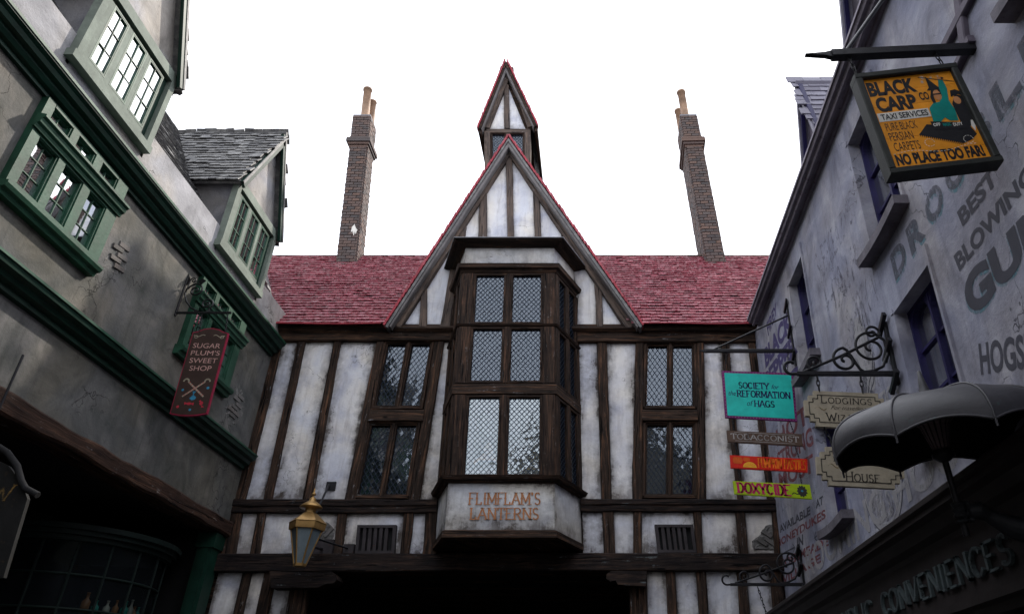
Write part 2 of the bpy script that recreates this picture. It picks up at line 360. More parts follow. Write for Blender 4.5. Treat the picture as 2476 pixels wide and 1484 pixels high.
# pixel helpers: beam given by four pixel corners on a frame
def beam_px(fr, parent, TL, TR, BR, BL, z1=.09, z0=-.04, mat=None, vertical=True, name='timber', jit=.010, ext=0.0, group=None):
    a, b, c, d = [V(fr.px(*p, z1)) for p in (TL, TR, BR, BL)]
    if vertical: p0, p1, w0, w1 = (a + b) / 2, (c + d) / 2, (b - a).length, (c - d).length
    else: p0, p1, w0, w1 = (a + d) / 2, (b + c) / 2, (a - d).length, (b - c).length
    if ext: dd = (p1 - p0).normalized() * ext; p0 = p0 - dd; p1 = p1 + dd
    m = MB(); m.beam(fr, p0, p1, w0, w1, z0, z1, jit)
    return m.build(name, mat or WOOD, parent)
def panel(q, parent, mat, name='plaster_panel', z=.03, step=.11, bot=1.0, th=.05):
    nx = max(3, int(q.W / step)); ny = max(3, int(q.H / step)); m = MB(); sd = random.random() * 50
    rows = []; at = []
    for j in range(ny + 1):
        r = []
        for i in range(nx + 1):
            x = q.W * i / nx; y = q.H * j / ny
            r.append(q.w(x, y, z + .008 * noise.noise(V((x * 1.5, y * 1.5, sd)))))
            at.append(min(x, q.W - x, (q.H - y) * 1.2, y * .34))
        rows.append(r)
    m.grid(rows); m.at = at
    return m.build(name, mat, parent)
# text -----------------------------------------------------------------
_tc = {}
def glyphs(s, off=0.0):
    key = (s, off)
    if key not in _tc:
        c = bpy.data.curves.new('t', 'FONT'); c.body = s; c.size = 1; c.offset = off; c.resolution_u = 4
        o = bpy.data.objects.new('t', c); sc.collection.objects.link(o)
        dg = bpy.context.evaluated_depsgraph_get(); me = bpy.data.meshes.new_from_object(o.evaluated_get(dg))
        vs = [(v.co.x, v.co.y) for v in me.vertices]; fs = [tuple(p.vertices) for p in me.polygons]
        bpy.data.objects.remove(o); bpy.data.meshes.remove(me)
        _tc[key] = (vs, fs)
    return _tc[key]
def put_text(m, fr, s, x0, y0, x1, y1, z, off=.02, skew=0.0, depth=0.0, arc=0.0):
    vs, fs = glyphs(s, off)
    if not vs: return
    ax = min(v[0] for v in vs); bx = max(v[0] for v in vs); ay = min(v[1] for v in vs); by = max(v[1] for v in vs)
    P = []
    for x, y in vs:
        t = (y - ay) / (by - ay); u = (x - ax) / (bx - ax)
        P.append((x0 + (x1 - x0) * u + skew * t, y0 + (y1 - y0) * t + arc * (4 * u * (1 - u))))
    for f in fs:
        pts = [P[i] for i in f]
        if depth: m.prism(fr, pts, z - depth, z)
        else: m.face([fr.w(x, y, z) for x, y in pts])
def _arc(cx, cy, rx, ry, a0, a1, n=10): return [(cx + rx * cos(radians(a0 + (a1 - a0) * i / n)), cy + ry * sin(radians(a0 + (a1 - a0) * i / n))) for i in range(n + 1)]
SG = {'A': (1, [[(0, 0), (.5, 1)], [(.5, 1), (1, 0)], [(.2, .36), (.8, .36)]]), 'B': (.85, [[(.1, 0), (.1, 1)], [(.1, 1)] + _arc(.45, .75, .35, .25, 90, -90) + [(.1, .5)], [(.1, .5)] + _arc(.5, .25, .4, .25, 90, -90) + [(.1, 0)]]),
      'C': (.9, [_arc(.5, .5, .45, .5, 40, 320, 16)]), 'D': (.9, [[(.1, 0), (.1, 1)], [(.1, 1)] + _arc(.4, .5, .5, .5, 90, -90, 12) + [(.1, 0)]]), 'E': (.8, [[(.1, 0), (.1, 1)], [(.1, 1), (.85, 1)], [(.1, .52), (.65, .52)], [(.1, 0), (.85, 0)]]),
      'F': (.75, [[(.1, 0), (.1, 1)], [(.1, 1), (.85, 1)], [(.1, .52), (.65, .52)]]), 'G': (.95, [_arc(.5, .5, .45, .5, 45, 340, 16), [(.92, .05), (.92, .42), (.6, .42)]]), 'H': (.95, [[(.1, 0), (.1, 1)], [(.9, 0), (.9, 1)], [(.1, .5), (.9, .5)]]),
      'I': (.35, [[(.5, 0), (.5, 1)]]), 'J': (.6, [[(.8, 1), (.8, .25)] + _arc(.45, .25, .35, .25, 0, -170, 6)]), 'K': (.9, [[(.1, 0), (.1, 1)], [(.9, 1), (.15, .42)], [(.35, .58), (.95, 0)]]), 'L': (.75, [[(.1, 0), (.1, 1)], [(.1, 0), (.85, 0), (.85, .2)]]),
      'M': (1.15, [[(.08, 0), (.08, 1)], [(.08, 1), (.5, .2)], [(.5, .2), (.92, 1)], [(.92, 1), (.92, 0)]]), 'N': (1, [[(.1, 0), (.1, 1)], [(.1, 1), (.9, 0)], [(.9, 0), (.9, 1)]]), 'O': (1, [_arc(.5, .5, .45, .5, 0, 360, 18)]),
      'P': (.8, [[(.1, 0), (.1, 1)], [(.1, 1)] + _arc(.45, .73, .4, .27, 90, -90) + [(.1, .46)]]), 'R': (.9, [[(.1, 0), (.1, 1)], [(.1, 1)] + _arc(.45, .75, .38, .25, 90, -90) + [(.1, .5)], [(.4, .5), (.95, 0)]]),
      'S': (.75, [_arc(.5, .74, .36, .26, 30, 270, 10) + _arc(.5, .24, .4, .24, 90, -150, 10)]), 'T': (.85, [[(.5, 0), (.5, 1)], [(.02, .82), (.02, 1), (.98, 1), (.98, .82)]]), 'U': (.95, [[(.1, 1), (.1, .3)] + _arc(.5, .3, .4, .3, 180, 360, 8) + [(.9, 1)]]),
      'V': (.95, [[(0, 1), (.5, 0)], [(.5, 0), (1, 1)]]), 'W': (1.3, [[(0, 1), (.27, 0)], [(.27, 0), (.5, .8)], [(.5, .8), (.73, 0)], [(.73, 0), (1, 1)]]), 'X': (.9, [[(0, 0), (1, 1)], [(0, 1), (1, 0)]]), 'Y': (.9, [[(0, 1), (.5, .45)], [(1, 1), (.5, .45)], [(.5, .45), (.5, 0)]]),
      'Z': (.8, [[(.05, 1), (.9, 1), (.05, 0), (.95, 0)]]), "'": (.25, [[(.5, 1.02), (.4, .8)]]), ' ': (.45, [])}
def put_serif(m, fr, s, x0, y0, x1, y1, z, wt=.16, slab=.3, small=False, mid=False, fancy=False, skew=0.0):
    H = y1 - y0; gap = .14
    ws = [SG[c][0] * (.8 if (small and i and s[i - 1] != ' ') else 1) for i, c in enumerate(s)]; tot = sum(ws) + gap * (len(s) - 1); k = (x1 - x0) / tot; x = x0
    for i, c in enumerate(s):
        h = H * (.8 if (small and i and s[i - 1] != ' ') else 1); cw = ws[i] * k
        for st in SG[c][1]:
            P = [V((x + a * cw + skew * b * h, y0 + b * h)) for a, b in st]; t = wt * h
            for a, b in zip(P, P[1:]):
                d = (b - a); L = d.length
                if L < 1e-5: continue
                d /= L; q = V((-d.y, d.x)); tt = t * (.6 + .4 * abs(d.y)) / 2
                e = d * tt * .35
                m.face([fr.w(*p, z) for p in ((a - e - q * tt), (b + e - q * tt), (b + e + q * tt), (a - e + q * tt))])
            if len(st) == 2 or c == 'U':
                for p, o in ((P[0], st[0]), (P[-1], st[-1])):
                    if o[1] in (0, 1) and abs(P[0].x - P[-1].x) < cw * .95 and slab:
                        sl_ = min(slab * h, cw * .42) / 2 + t * .25
                        m.face([fr.w(p.x + a, p.y + b, z + .0006) for a, b in ((-sl_, -t * .22), (sl_, -t * .22), (sl_, t * .22), (-sl_, t * .22))])
                if fancy and len(st) == 2 and abs(P[0].x - P[1].x) < .3 * cw:
                    c0 = (P[0] + P[1]) / 2; r = t * .95
                    m.face([fr.w(c0.x + r * cos(a), c0.y + r * sin(a) * .6, z + .0004) for a in [radians(q_) for q_ in range(0, 360, 60)]])
        x += cw + gap * k
def put_strokes(m, fr, P, t, z):
    P = [V(p) for p in P]
    for a, b in zip(P, P[1:]):
        d = b - a
        if d.length < 1e-6: continue
        d.normalize(); q = V((-d.y, d.x)) * t / 2; e = d * t * .25
        m.face([fr.w(*p, z) for p in (a - e - q, b + e - q, b + e + q, a - e + q)])
def ell(cx, cy, rx, ry, n=18, a0=0, a1=360): return [(cx + rx * cos(radians(a0 + (a1 - a0) * i / n)), cy + ry * sin(radians(a0 + (a1 - a0) * i / n))) for i in range(n + (0 if a1 - a0 == 360 else 1))]
def fpoly(m, fr, pts, z): m.face([fr.w(x, y, z) for x, y in pts])
# leaded window ----------------------------------------------------------
def clip(poly, W, H, x0=0, y0=0):
    def cl(P, f, inter):
        o = []
        for i in range(len(P)):
            a, b = P[i - 1], P[i]; fa, fb = f(a), f(b)
            if (fa >= 0) != (fb >= 0):
                t = fa / (fa - fb); o.append((a[0] + (b[0] - a[0]) * t, a[1] + (b[1] - a[1]) * t))
            if fb >= 0: o.append(b)
        return o
    for f in (lambda p: p[0] - x0, lambda p: x0 + W - p[0], lambda p: p[1] - y0, lambda p: y0 + H - p[1]):
        if len(poly) < 3: return []
        poly = cl(poly, f, None)
    return poly
DIA = {'n': 0}
def leaded(q, parent, dx=.082, dy=.11, fw=.035, dep=.05, single=False, mat=None, name='window', zg=-.02, lead=None, wmat=None):
    """q = whole light incl. its casement frame"""
    W, H = q.W, q.H; m = MB()
    for x0, y0, x1, y1 in ((0, 0, W, fw), (0, H - fw, W, H), (0, fw, fw, H - fw), (W - fw, fw, W, H - fw)):
        L = max(x1 - x0, y1 - y0)
        if x1 - x0 > y1 - y0: m.beam(q, (x0, (y0 + y1) / 2), (x1, (y0 + y1) / 2), fw, fw, zg - .03, dep, 0, ch=.008)
        else: m.beam(q, ((x0 + x1) / 2, y0), ((x0 + x1) / 2, y1), fw, fw, zg - .03, dep, 0, ch=.008)
    fo = m.build(name, wmat or WOODD, parent)
    gw, gh = W - 2 * fw, H - 2 * fw; nx = max(2, round(gw / dx)); ny = max(2, round(gh / dy)); ax, ay = gw / nx, gh / ny
    g = MB()
    for j in range(-1, 2 * ny + 1):
        for i in range(-1, nx + 1):
            cx = fw + (i + (.5 if j % 2 == 0 else 1.0)) * ax; cy = fw + (j + 1) * ay / 2
            P = clip([(cx - ax / 2, cy), (cx, cy - ay / 2), (cx + ax / 2, cy), (cx, cy + ay / 2)], gw, gh, fw, fw)
            if len(P) < 3: continue
            tx, ty = random.gauss(0, .008), random.gauss(0, .008)
            pts = [q.w(x, y, zg + (x - cx) * tx + (y - cy) * ty) for x, y in P]
            if single and DIA['n'] < 300:
                d = MB(); d.face(pts); d.build('glass_pane', mat or GLASS, fo); DIA['n'] += 1
            else: g.face(pts)
    if g.f:
        o = g.build('diamond_glazing', mat or GLASS, fo); o['kind'] = 'stuff'
    l = MB(); t = .0088 / 2
    for sgn in (1, -1):
        for k in range(-nx - ny - 2, nx + ny + 3):
            # line through grid: x/ax + sgn*y/ay = k
            pts = []
            L0 = (fw + (k - sgn * (-2)) * ax, fw - 2 * ay) if False else None
            y0_, y1_ = fw, fw + gh
            xa = fw + (k - sgn * 0) * ax; xb = fw + (k - sgn * ny) * ax
            A = V((xa + .5 * ax, y0_)); B = V((xb + .5 * ax, y1_)); d = (B - A).normalized(); qv = V((-d.y, d.x)) * t
            P = clip([tuple(A - qv), tuple(B - qv), tuple(B + qv), tuple(A + qv)], gw, gh, fw, fw)
            if len(P) >= 3 and abs(sum(P[i - 1][0] * P[i][1] - P[i][0] * P[i - 1][1] for i in range(len(P)))) > 1e-5:
                l.prism(q, P, zg + .002, zg + .010 + (.0015 if sgn > 0 else 0), back=False)
    l.build('lead_lattice', lead or LEAD, fo)
    return fo
# =====================================================================================
# GROUND
# =====================================================================================
m = MB(); m.face([V((-300, -300, 0)), V((300, -300, 0)), V((300, 300, 0)), V((-300, 300, 0))])
m.build('ground', GROUND, kind='structure')
# =====================================================================================
# TIMBER FRAMED HOUSE across the street end
# =====================================================================================
HOUSE = thing('timber_framed_house', 'white timber framed house with a central bay window and a red tiled roof', 'house', (-1.6, YF, 0))
def vpanel(tl, tr, br, bl, vt, vb, mat=None, z=.03, ground=False, fr=FRONT, bot=1.0):
    q = qpx(fr, (tl, vt), (tr, vt), (br, vb), (bl, vb), z)
    if ground:
        for i in (2, 3): q.c[i] = V((q.c[i].x, q.c[i].y, .02))
        q = Q(*q.c)
    q2 = Q(*[c - q.n * z for c in q.c])
    return panel(q2, HOUSE, mat or PLAS, z=z, bot=bot)
def vpost(tl, tr, br, bl, vt, vb, z1=.09, ground=False, fr=FRONT, mat=None, jit=.012):
    a, b, c, d = [V(fr.px(*p, z1)) for p in ((tl, vt), (tr, vt), (br, vb), (bl, vb))]
    if ground: c.y = d.y = .02
    m = MB(); m.beam(fr, (a + b) / 2, (c + d) / 2, (b - a).length, (c - d).length, -.04, z1, jit)
    return m.build('post', mat or WOOD, HOUSE)
V1, V2, V3, V4, V5 = 821, 1206, 1236, 1337, 1378
# upper storey panels and posts
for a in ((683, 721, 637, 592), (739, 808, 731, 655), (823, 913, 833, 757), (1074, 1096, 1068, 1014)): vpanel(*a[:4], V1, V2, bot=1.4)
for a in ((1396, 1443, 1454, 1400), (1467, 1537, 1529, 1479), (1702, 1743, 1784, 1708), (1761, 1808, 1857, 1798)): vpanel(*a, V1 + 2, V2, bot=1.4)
for a in ((640, 683, 592, 540), (721, 739, 655, 637), (808, 823, 755, 733), (911, 929, 857, 832), (1051, 1074, 1014, 988)): vpost(*a, V1, V2 + 2)
for a in ((1443, 1467, 1479, 1454), (1537, 1557, 1552, 1528), (1685, 1702, 1708, 1686), (1743, 1761, 1798, 1784), (1808, 1836, 1878, 1857)): vpost(*a, V1, V2 + 2)
# lower band
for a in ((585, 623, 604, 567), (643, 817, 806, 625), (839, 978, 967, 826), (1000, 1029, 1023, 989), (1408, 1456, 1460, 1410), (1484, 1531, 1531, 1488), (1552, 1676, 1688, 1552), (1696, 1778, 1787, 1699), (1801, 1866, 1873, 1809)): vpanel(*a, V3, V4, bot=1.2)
for a in ((550, 585, 567, 530), (623, 643, 625, 604), (817, 839, 826, 806), (978, 1000, 989, 967), (1029, 1056, 1056, 1023), (1456, 1484, 1488, 1460), (1531, 1552, 1552, 1531), (1676, 1696, 1700, 1685), (1778, 1801, 1809, 1787), (1866, 1882, 1886, 1873)): vpost(*a, V3 - 2, V4 + 2)
# ground storey
for a in ((530, 588, 564, 505), (608, 668, 652, 592), (668, 709, 701, 652)): vpanel(*a, V5, 1484, ground=True)
for a in ((1564, 1610, 1621, 1564), (1632, 1684, 1691, 1644), (1707, 1782, 1784, 1709), (1804, 1861, 1862, 1808)): vpanel(*a, V5, 1484, ground=True)
for a in ((588, 608, 592, 564), (640, 668, 652, 619), (709, 753, 749, 701), (1520, 1564, 1564, 1520), (1610, 1632, 1644, 1621), (1684, 1707, 1709, 1691), (1782, 1804, 1808, 1784), (1861, 1890, 1890, 1862)): vpost(*a, V5 - 2, 1484, ground=True, z1=.1)
# horizontal timbers
def hbeam(u0, u1, v0, v1, z1, name='beam', mat=None, jit=.012, fr=FRONT, parent=None):
    return beam_px(fr, parent or HOUSE, (u0, v0), (u1, v0), (u1, v1), (u0, v1), z1, -.05, mat, False, name, jit)
hbeam(620, 1092, 791, 822, .13, 'eaves_beam'); hbeam(1396, 1850, 797, 825, .13, 'eaves_beam')
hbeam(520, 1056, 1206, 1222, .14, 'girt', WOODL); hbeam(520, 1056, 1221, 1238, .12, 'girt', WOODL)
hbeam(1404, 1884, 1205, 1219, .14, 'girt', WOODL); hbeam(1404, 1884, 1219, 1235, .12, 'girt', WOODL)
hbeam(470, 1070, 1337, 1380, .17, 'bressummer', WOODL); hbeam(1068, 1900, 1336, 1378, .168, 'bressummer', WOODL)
# fascia boards under the roof edge
hbeam(640, 944, 779, 791, .22, 'fascia_board', WOODD, .003); hbeam(1542, 1850, 785, 797, .22, 'fascia_board', WOODD, .003)
# corbels beside the passage
def corbel(pts, name='corbel'):
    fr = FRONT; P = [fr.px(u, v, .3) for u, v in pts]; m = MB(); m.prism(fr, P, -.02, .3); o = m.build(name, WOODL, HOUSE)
    b = o.modifiers.new('b', 'BEVEL'); b.width = .015; b.segments = 2
corbel([(652, 1380), (800, 1380), (812, 1388), (815, 1400), (806, 1409), (786, 1411), (770, 1419), (655, 1420)])
corbel([(1564, 1379), (1478, 1379), (1467, 1386), (1466, 1398), (1476, 1405), (1488, 1402), (1494, 1412), (1562, 1416)])
# ventilation grilles
def grille(TL, TR, BR, BL):
    q = qpx(FRONT, TL, TR, BR, BL, .12); q = Q(*[c - q.n * .12 for c in q.c]); m = MB(); W, H = q.W, q.H; n = 6; b = W * .08
    m.box(q, 0, 0, W, H * .1, .03, .12); m.box(q, 0, H * .9, W, H, .03, .12); m.box(q, 0, H * .1, b, H * .9, .03, .12); m.box(q, W - b, H * .1, W, H * .9, .03, .12)
    o = m.build('ventilation_grille', mat_plain('rusty_grille', (.035, .03, .033), .7, .4, 4, wear=(.10, .03, .015), wearpos=.62) if 'rusty_grille' not in MATS else MATS['rusty_grille'], HOUSE)
    m = MB(); m.box(q, b * .5, .02, W - b * .5, H - .02, .015, .04); m.build('grille_back', DARK, o)
    sw = (W - 2 * b) / (n * 1.6 + .6)
    for i in range(n - 1):
        x = b + sw * (.9 + 1.7 * i); m = MB(); m.box(q, x, H * .1, x + sw, H * .9, .045, .11); m.build('slat', MATS['rusty_grille'], o)
grille((864, 1268), (958, 1268), (953, 1337), (858, 1337)); grille((1583, 1267), (1676, 1267), (1685, 1335), (1591, 1335))
# windows of the upper storey: mullioned pairs
def pair(fr, TL, TR, BR, BL, lights, off=.05):
    q = qpx(fr, TL, TR, BR, BL, off); q0 = Q(*[c - q.n * off for c in q.c]); m = MB(); W, H = q0.W, q0.H; f = .05
    for a, b, wd in (((0, f / 2), (W, f / 2), f), ((0, H - f / 2), (W, H - f / 2), f), ((f / 2, 0), (f / 2, H), f), ((W - f / 2, 0), (W - f / 2, H), f), ((W / 2, f), (W / 2, H - f), .06)):
        m.beam(q0, a, b, wd, wd, -.06, .075, 0, ch=.01)
    fo = m.build('window_frame', WOODD, HOUSE)
    leaded(q0.sub(f, f, W / 2 - .03, H - f), HOUSE, .088, .13, .028, .045)
    leaded(q0.sub(W / 2 + .03, f, W - f, H - f), HOUSE, .088, .13, .028, .045)
pair(FRONT, (929, 823), (1051, 823), (1022, 989), (896, 989), 2)
pair(FRONT, (890, 1018), (1018, 1018), (990, 1205), (852, 1205), 2)
pair(FRONT, (1558, 827), (1684, 827), (1686, 989), (1553, 989), 2)
pair(FRONT, (1555, 1017), (1686, 1017), (1685, 1204), (1552, 1204), 2)
hbeam(892, 1024, 989, 1017, .12, 'transom'); hbeam(1552, 1687, 990, 1016, .12, 'transom')
# backing wall (dark boards behind) with openings, plus the dark room behind it
def wall_holes(m, fr, x0, y0, x1, y1, holes, z0, z1):
    xs = sorted({x0, x1} | {h[0] for h in holes} | {h[2] for h in holes}); ys = sorted({y0, y1} | {h[1] for h in holes} | {h[3] for h in holes})
    xs = [x for x in xs if x0 <= x <= x1]; ys = [y for y in ys if y0 <= y <= y1]
    for i in range(len(xs) - 1):
        for j in range(len(ys) - 1):
            cx = (xs[i] + xs[i + 1]) / 2; cy = (ys[j] + ys[j + 1]) / 2
            if any(h[0] < cx < h[2] and h[1] < cy < h[3] for h in holes): continue
            P = [(xs[i], ys[j]), (xs[i + 1], ys[j]), (xs[i + 1], ys[j + 1]), (xs[i], ys[j + 1])]
            m.face([fr.w(x, y, z1) for x, y in P], P); m.face([fr.w(x, y, z0) for x, y in P][::-1])
    for h in holes:
        for a, b in (((h[0], h[1]), (h[2], h[1])), ((h[2], h[1]), (h[2], h[3])), ((h[2], h[3]), (h[0], h[3])), ((h[0], h[3]), (h[0], h[1]))):
            m.face([fr.w(*a, z0), fr.w(*b, z0), fr.w(*b, z1), fr.w(*a, z1)])
def R(fr, *px):
    p = [fr.px(*a) for a in px]; xs = [a[0] for a in p]; ys = [a[1] for a in p]; return (min(xs), min(ys), max(xs), max(ys))
PASS_X0, PASS_X1 = FRONT.px(735, 1400)[0], FRONT.px(1540, 1400)[0]; PASS_Z = FRONT.px(1000, 1360)[1]
holes = [R(FRONT, (925, 825), (1050, 825), (860, 1204), (1010, 1204)), R(FRONT, (1560, 828), (1680, 1203)), (-2.75, 4.6, -.4, 9.1), (PASS_X0, 0, PASS_X1, PASS_Z)]
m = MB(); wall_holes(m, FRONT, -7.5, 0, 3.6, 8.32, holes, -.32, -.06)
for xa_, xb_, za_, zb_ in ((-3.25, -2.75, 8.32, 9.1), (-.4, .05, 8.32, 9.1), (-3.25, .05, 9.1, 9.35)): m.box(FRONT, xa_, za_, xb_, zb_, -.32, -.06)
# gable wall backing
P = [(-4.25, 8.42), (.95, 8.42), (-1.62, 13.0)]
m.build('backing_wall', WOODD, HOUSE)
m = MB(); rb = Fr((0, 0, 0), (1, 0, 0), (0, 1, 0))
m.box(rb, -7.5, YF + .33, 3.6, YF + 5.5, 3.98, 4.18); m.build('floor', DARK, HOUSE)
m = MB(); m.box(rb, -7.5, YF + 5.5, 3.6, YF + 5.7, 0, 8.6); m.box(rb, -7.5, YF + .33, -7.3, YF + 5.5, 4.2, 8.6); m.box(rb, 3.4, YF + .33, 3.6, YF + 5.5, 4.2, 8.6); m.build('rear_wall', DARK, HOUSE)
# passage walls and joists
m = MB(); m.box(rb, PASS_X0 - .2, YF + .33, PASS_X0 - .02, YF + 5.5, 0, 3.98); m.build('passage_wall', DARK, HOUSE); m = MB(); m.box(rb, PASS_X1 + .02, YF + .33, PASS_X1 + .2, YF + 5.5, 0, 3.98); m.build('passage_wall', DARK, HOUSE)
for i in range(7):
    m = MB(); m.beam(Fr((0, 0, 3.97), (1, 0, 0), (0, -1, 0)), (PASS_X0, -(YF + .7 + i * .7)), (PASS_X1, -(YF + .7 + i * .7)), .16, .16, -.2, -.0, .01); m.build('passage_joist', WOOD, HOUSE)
# ---------------------------------------------------------------- bay window
DB = .93; ZB0 = 4.3
def bx(z): return -.033 * (z - ZB0)          # the whole bay leans a little to the left
def bayring(z, grow=0.0, dep=0.0):
    """plan corners of the bay at height z: wall left, front left, front right, wall right"""
    s = bx(z); f = DB + dep
    return [V((-2.76 - grow * 1.1 + s, YF, z)), V((-2.42 - grow * .75 + s, YF - f, z)), V((-.70 + grow * .75 + s, YF - f, z)), V((-.30 + grow * 1.1 + s, YF, z))]
def zf(v, dep=0.0): return FRONTB.px(1230, v, dep)[1]
FRONTB = facing(YF - DB)
def bayband(zlo, zhi, g0, g1, mat, name, steps=None):
    """moulded band wrapping the bay: profile steps [(t, grow)] from bottom to top"""
    steps = steps or [(0, g0), (1, g1)]; m = MB(); rings = [bayring(zlo + (zhi - zlo) * t, g, g) for t, g in steps]
    for A, B in zip(rings, rings[1:]):
        for i in range(3):
            L = (A[i + 1] - A[i]).length; m.face([A[i], A[i + 1], B[i + 1], B[i]], [(0, A[i].z * 2), (L, A[i].z * 2), (L, B[i].z * 2), (0, B[i].z * 2)])
    A = rings[0]; m.face([A[3], A[2], A[1], A[0]]); m.face(rings[-1])
    return m.build(name, mat, HOUSE)
def zr(v): # height of pixel row v on the bay front
    d = ray(1230, v); return 1.6 + d.z / d.y * (YF - DB)
def zrd(v, dep):
    d = ray(1230, v); return 1.6 + d.z / d.y * (YF - DB - dep)
# bottom board, lower plaster skirt, sill
bayband(zr(1303), zr(1280), .02, .05, WOOD, 'bay_bottom_board', [(0, .0), (.15, .04), (.85, .04), (1, .0)])
zs0, zs1 = zr(1281), zr(1168)
def bayfaces(z0, z1, grow):
    a, b = bayring(z0, grow, grow), bayring(z1, grow, grow)
    return [Q(b[i], b[i + 1], a[i + 1], a[i]) for i in range(3)]
for q in bayfaces(zs0, zs1, 0): panel(q, HOUSE, PLAS_B, 'bay_plaster_panel', 0, .09, 1.3)
bayband(zs1, zs1 + .10, .03, .12, WOODD, 'bay_sill', [(0, .02), (.3, .05), (.45, .10), (1, .13)])
# underside boards of the bay
A = bayring(zr(1300), -.02, -.02); m = MB(); m.face([A[3], A[2], A[1], A[0]]); m.build('bay_soffit', WOODD, HOUSE)
for i in range(5):
    x = -2.3 + .38 * i; m = MB(); m.beam(Fr((0, 0, zr(1303)), (1, 0, 0), (0, -1, 0)), (x, -YF), (x, -YF + DB - .06), .09, .09, -.10, -.0, .004); m.build('bay_joist', WOOD, HOUSE)
# three rows of lights
rows = [(zs1 + .10, zr(956), zr(1150), zr(962)), (zr(927), zr(792), zr(922), zr(796)), (zr(785), zr(663), zr(781), zr(668))]
for ri, (z0, z1, zl, zh) in enumerate(rows):
    for fi, q in enumerate(bayfaces(z0, z1, 0)):
        W, H = q.W, q.H
        if fi == 1:
            for p0, p1, wd in (((.10, 0), (.10, H), .22), ((W - .10, 0), (W - .10, H), .22), ((W / 2, 0), (W / 2, H), .085)):
                m = MB(); m.beam(q, p0, p1, wd, wd, -.08, .045, .006); m.build('bay_post', WOODD, HOUSE)
            xs = [(.21, W / 2 - .04), (W / 2 + .04, W - .21)]
        else:
            for x, wd in ((.05, .12), (W / 2, .07), (W - .05, .12)):
                m = MB(); m.beam(q, (x, 0), (x, H), wd, wd, -.08, .04, .004); m.build('bay_post', WOODD, HOUSE)
            xs = [(.11, W / 2 - .035), (W / 2 + .035, W - .11)]
        for x0, x1 in xs:
            leaded(q.sub(x0, .0, x1, H - .0), HOUSE, .082, .098, .045, .035, single=(ri == 0 and fi == 1), mat=GLASS_W if ri == 0 else None)
bayband(zr(956), zr(927), .0, .0, WOOD, 'bay_transom', [(0, .0), (.08, .05), (.92, .05), (1, .0)])
bayband(zr(792), zr(785), .0, .0, WOODD, 'bay_string_moulding', [(0, .0), (.3, .05), (.8, .07), (1, .0)])
bayband(zr(664), zr(645), .0, .0, WOODD, 'bay_window_cornice', [(0, .0), (.2, .04), (.4, .06), (.55, .11), (1, .13)])
zc0, zc1 = zr(650), zr(598)
for q in bayfaces(zc0, zc1, 0): panel(q, HOUSE, PLAS_B, 'bay_plaster_panel', 0, .09, 1.0)
ztc = zrd(575, .24)
bayband(zc1 - .02, ztc, .0, .0, WOODD, 'bay_top_cornice', [(0, .0), (.12, .06), (.2, .09), (.5, .15), (.6, .21), (.95, .24), (1, .23)])
bayband(ztc + .002, ztc + .018, .0, .0, LEADS, 'bay_roof_lead', [(0, .25), (1, .25)])
# lower interior deck of the bay so that its underside is closed
m = MB(); A = bayring(zs1, -.03, -.03); m.face(A); m.face([v + V((0, 0, -.03)) for v in A][::-1]); m.build('bay_floor', DARK, HOUSE)
# ---------------------------------------------------------------- gable
GY = .10                                                   # gable face stands proud of the wall
GF = Fr((0, YF - GY, 0), (1, 0, 0), (0, 0, 1))
def gp(u, v, off=0): return GF.px(u, v, off)
EDGE_L = [gp(1229, 345, .3), gp(944, 787, .3)]; EDGE_R = [gp(1229, 345, .3), gp(1543, 787, .3)]
# plaster field of the gable, built as panels between studs
def gpanel(pts, name='plaster_panel'):
    P = [GF.px(u, v, .0) for u, v in pts]
    xs = [p[0] for p in P]; ys = [p[1] for p in P]; m = MB(); st = .12
    x0, x1, y0, y1 = min(xs), max(xs), min(ys), max(ys); nx = max(2, int((x1 - x0) / st)); ny = max(2, int((y1 - y0) / st)); at = []
    def dist(p):
        d = 9
        for i in range(len(P)):
            a = V(P[i - 1]); b = V(P[i]); ab = b - a; t = max(0, min(1, (V(p) - a).dot(ab) / ab.dot(ab))); d = min(d, (V(p) - a - ab * t).length)
        return d
    for i in range(nx):
        for j in range(ny):
            c = clip(P, (x1 - x0) / nx, (y1 - y0) / ny, x0 + (x1 - x0) * i / nx, y0 + (y1 - y0) * j / ny)
            if len(c) >= 3:
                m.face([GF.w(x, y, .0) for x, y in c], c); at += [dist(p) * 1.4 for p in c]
    m.at = at; return m.build(name, PLAS, HOUSE)
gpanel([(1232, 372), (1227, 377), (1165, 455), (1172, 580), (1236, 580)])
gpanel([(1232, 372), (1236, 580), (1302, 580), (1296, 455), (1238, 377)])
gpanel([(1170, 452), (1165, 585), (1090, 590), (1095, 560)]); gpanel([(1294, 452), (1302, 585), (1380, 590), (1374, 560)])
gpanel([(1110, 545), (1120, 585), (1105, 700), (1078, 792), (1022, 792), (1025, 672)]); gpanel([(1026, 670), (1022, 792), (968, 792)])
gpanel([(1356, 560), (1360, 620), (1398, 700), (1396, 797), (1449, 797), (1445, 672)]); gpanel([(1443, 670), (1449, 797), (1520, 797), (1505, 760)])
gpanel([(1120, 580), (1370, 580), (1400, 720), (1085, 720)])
def gpost(tl, tr, br, bl, vt, vb, jit=.010, name='post'):
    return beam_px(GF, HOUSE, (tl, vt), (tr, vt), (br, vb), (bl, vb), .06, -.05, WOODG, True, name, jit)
gpost(1223, 1238, 1243, 1227, 376, 585); gpost(1161, 1177, 1177, 1155, 460, 585); gpost(1288, 1303, 1310, 1293, 460, 585)
gpost(1108, 1128, 1086, 1062, 545, 796); gpost(1352, 1372, 1400, 1376, 545, 640)
gpost(1019, 1032, 1031, 1012, 660, 793); gpost(1436, 1453, 1459, 1443, 660, 797); gpost(1500, 1512, 1525, 1512, 748, 797)
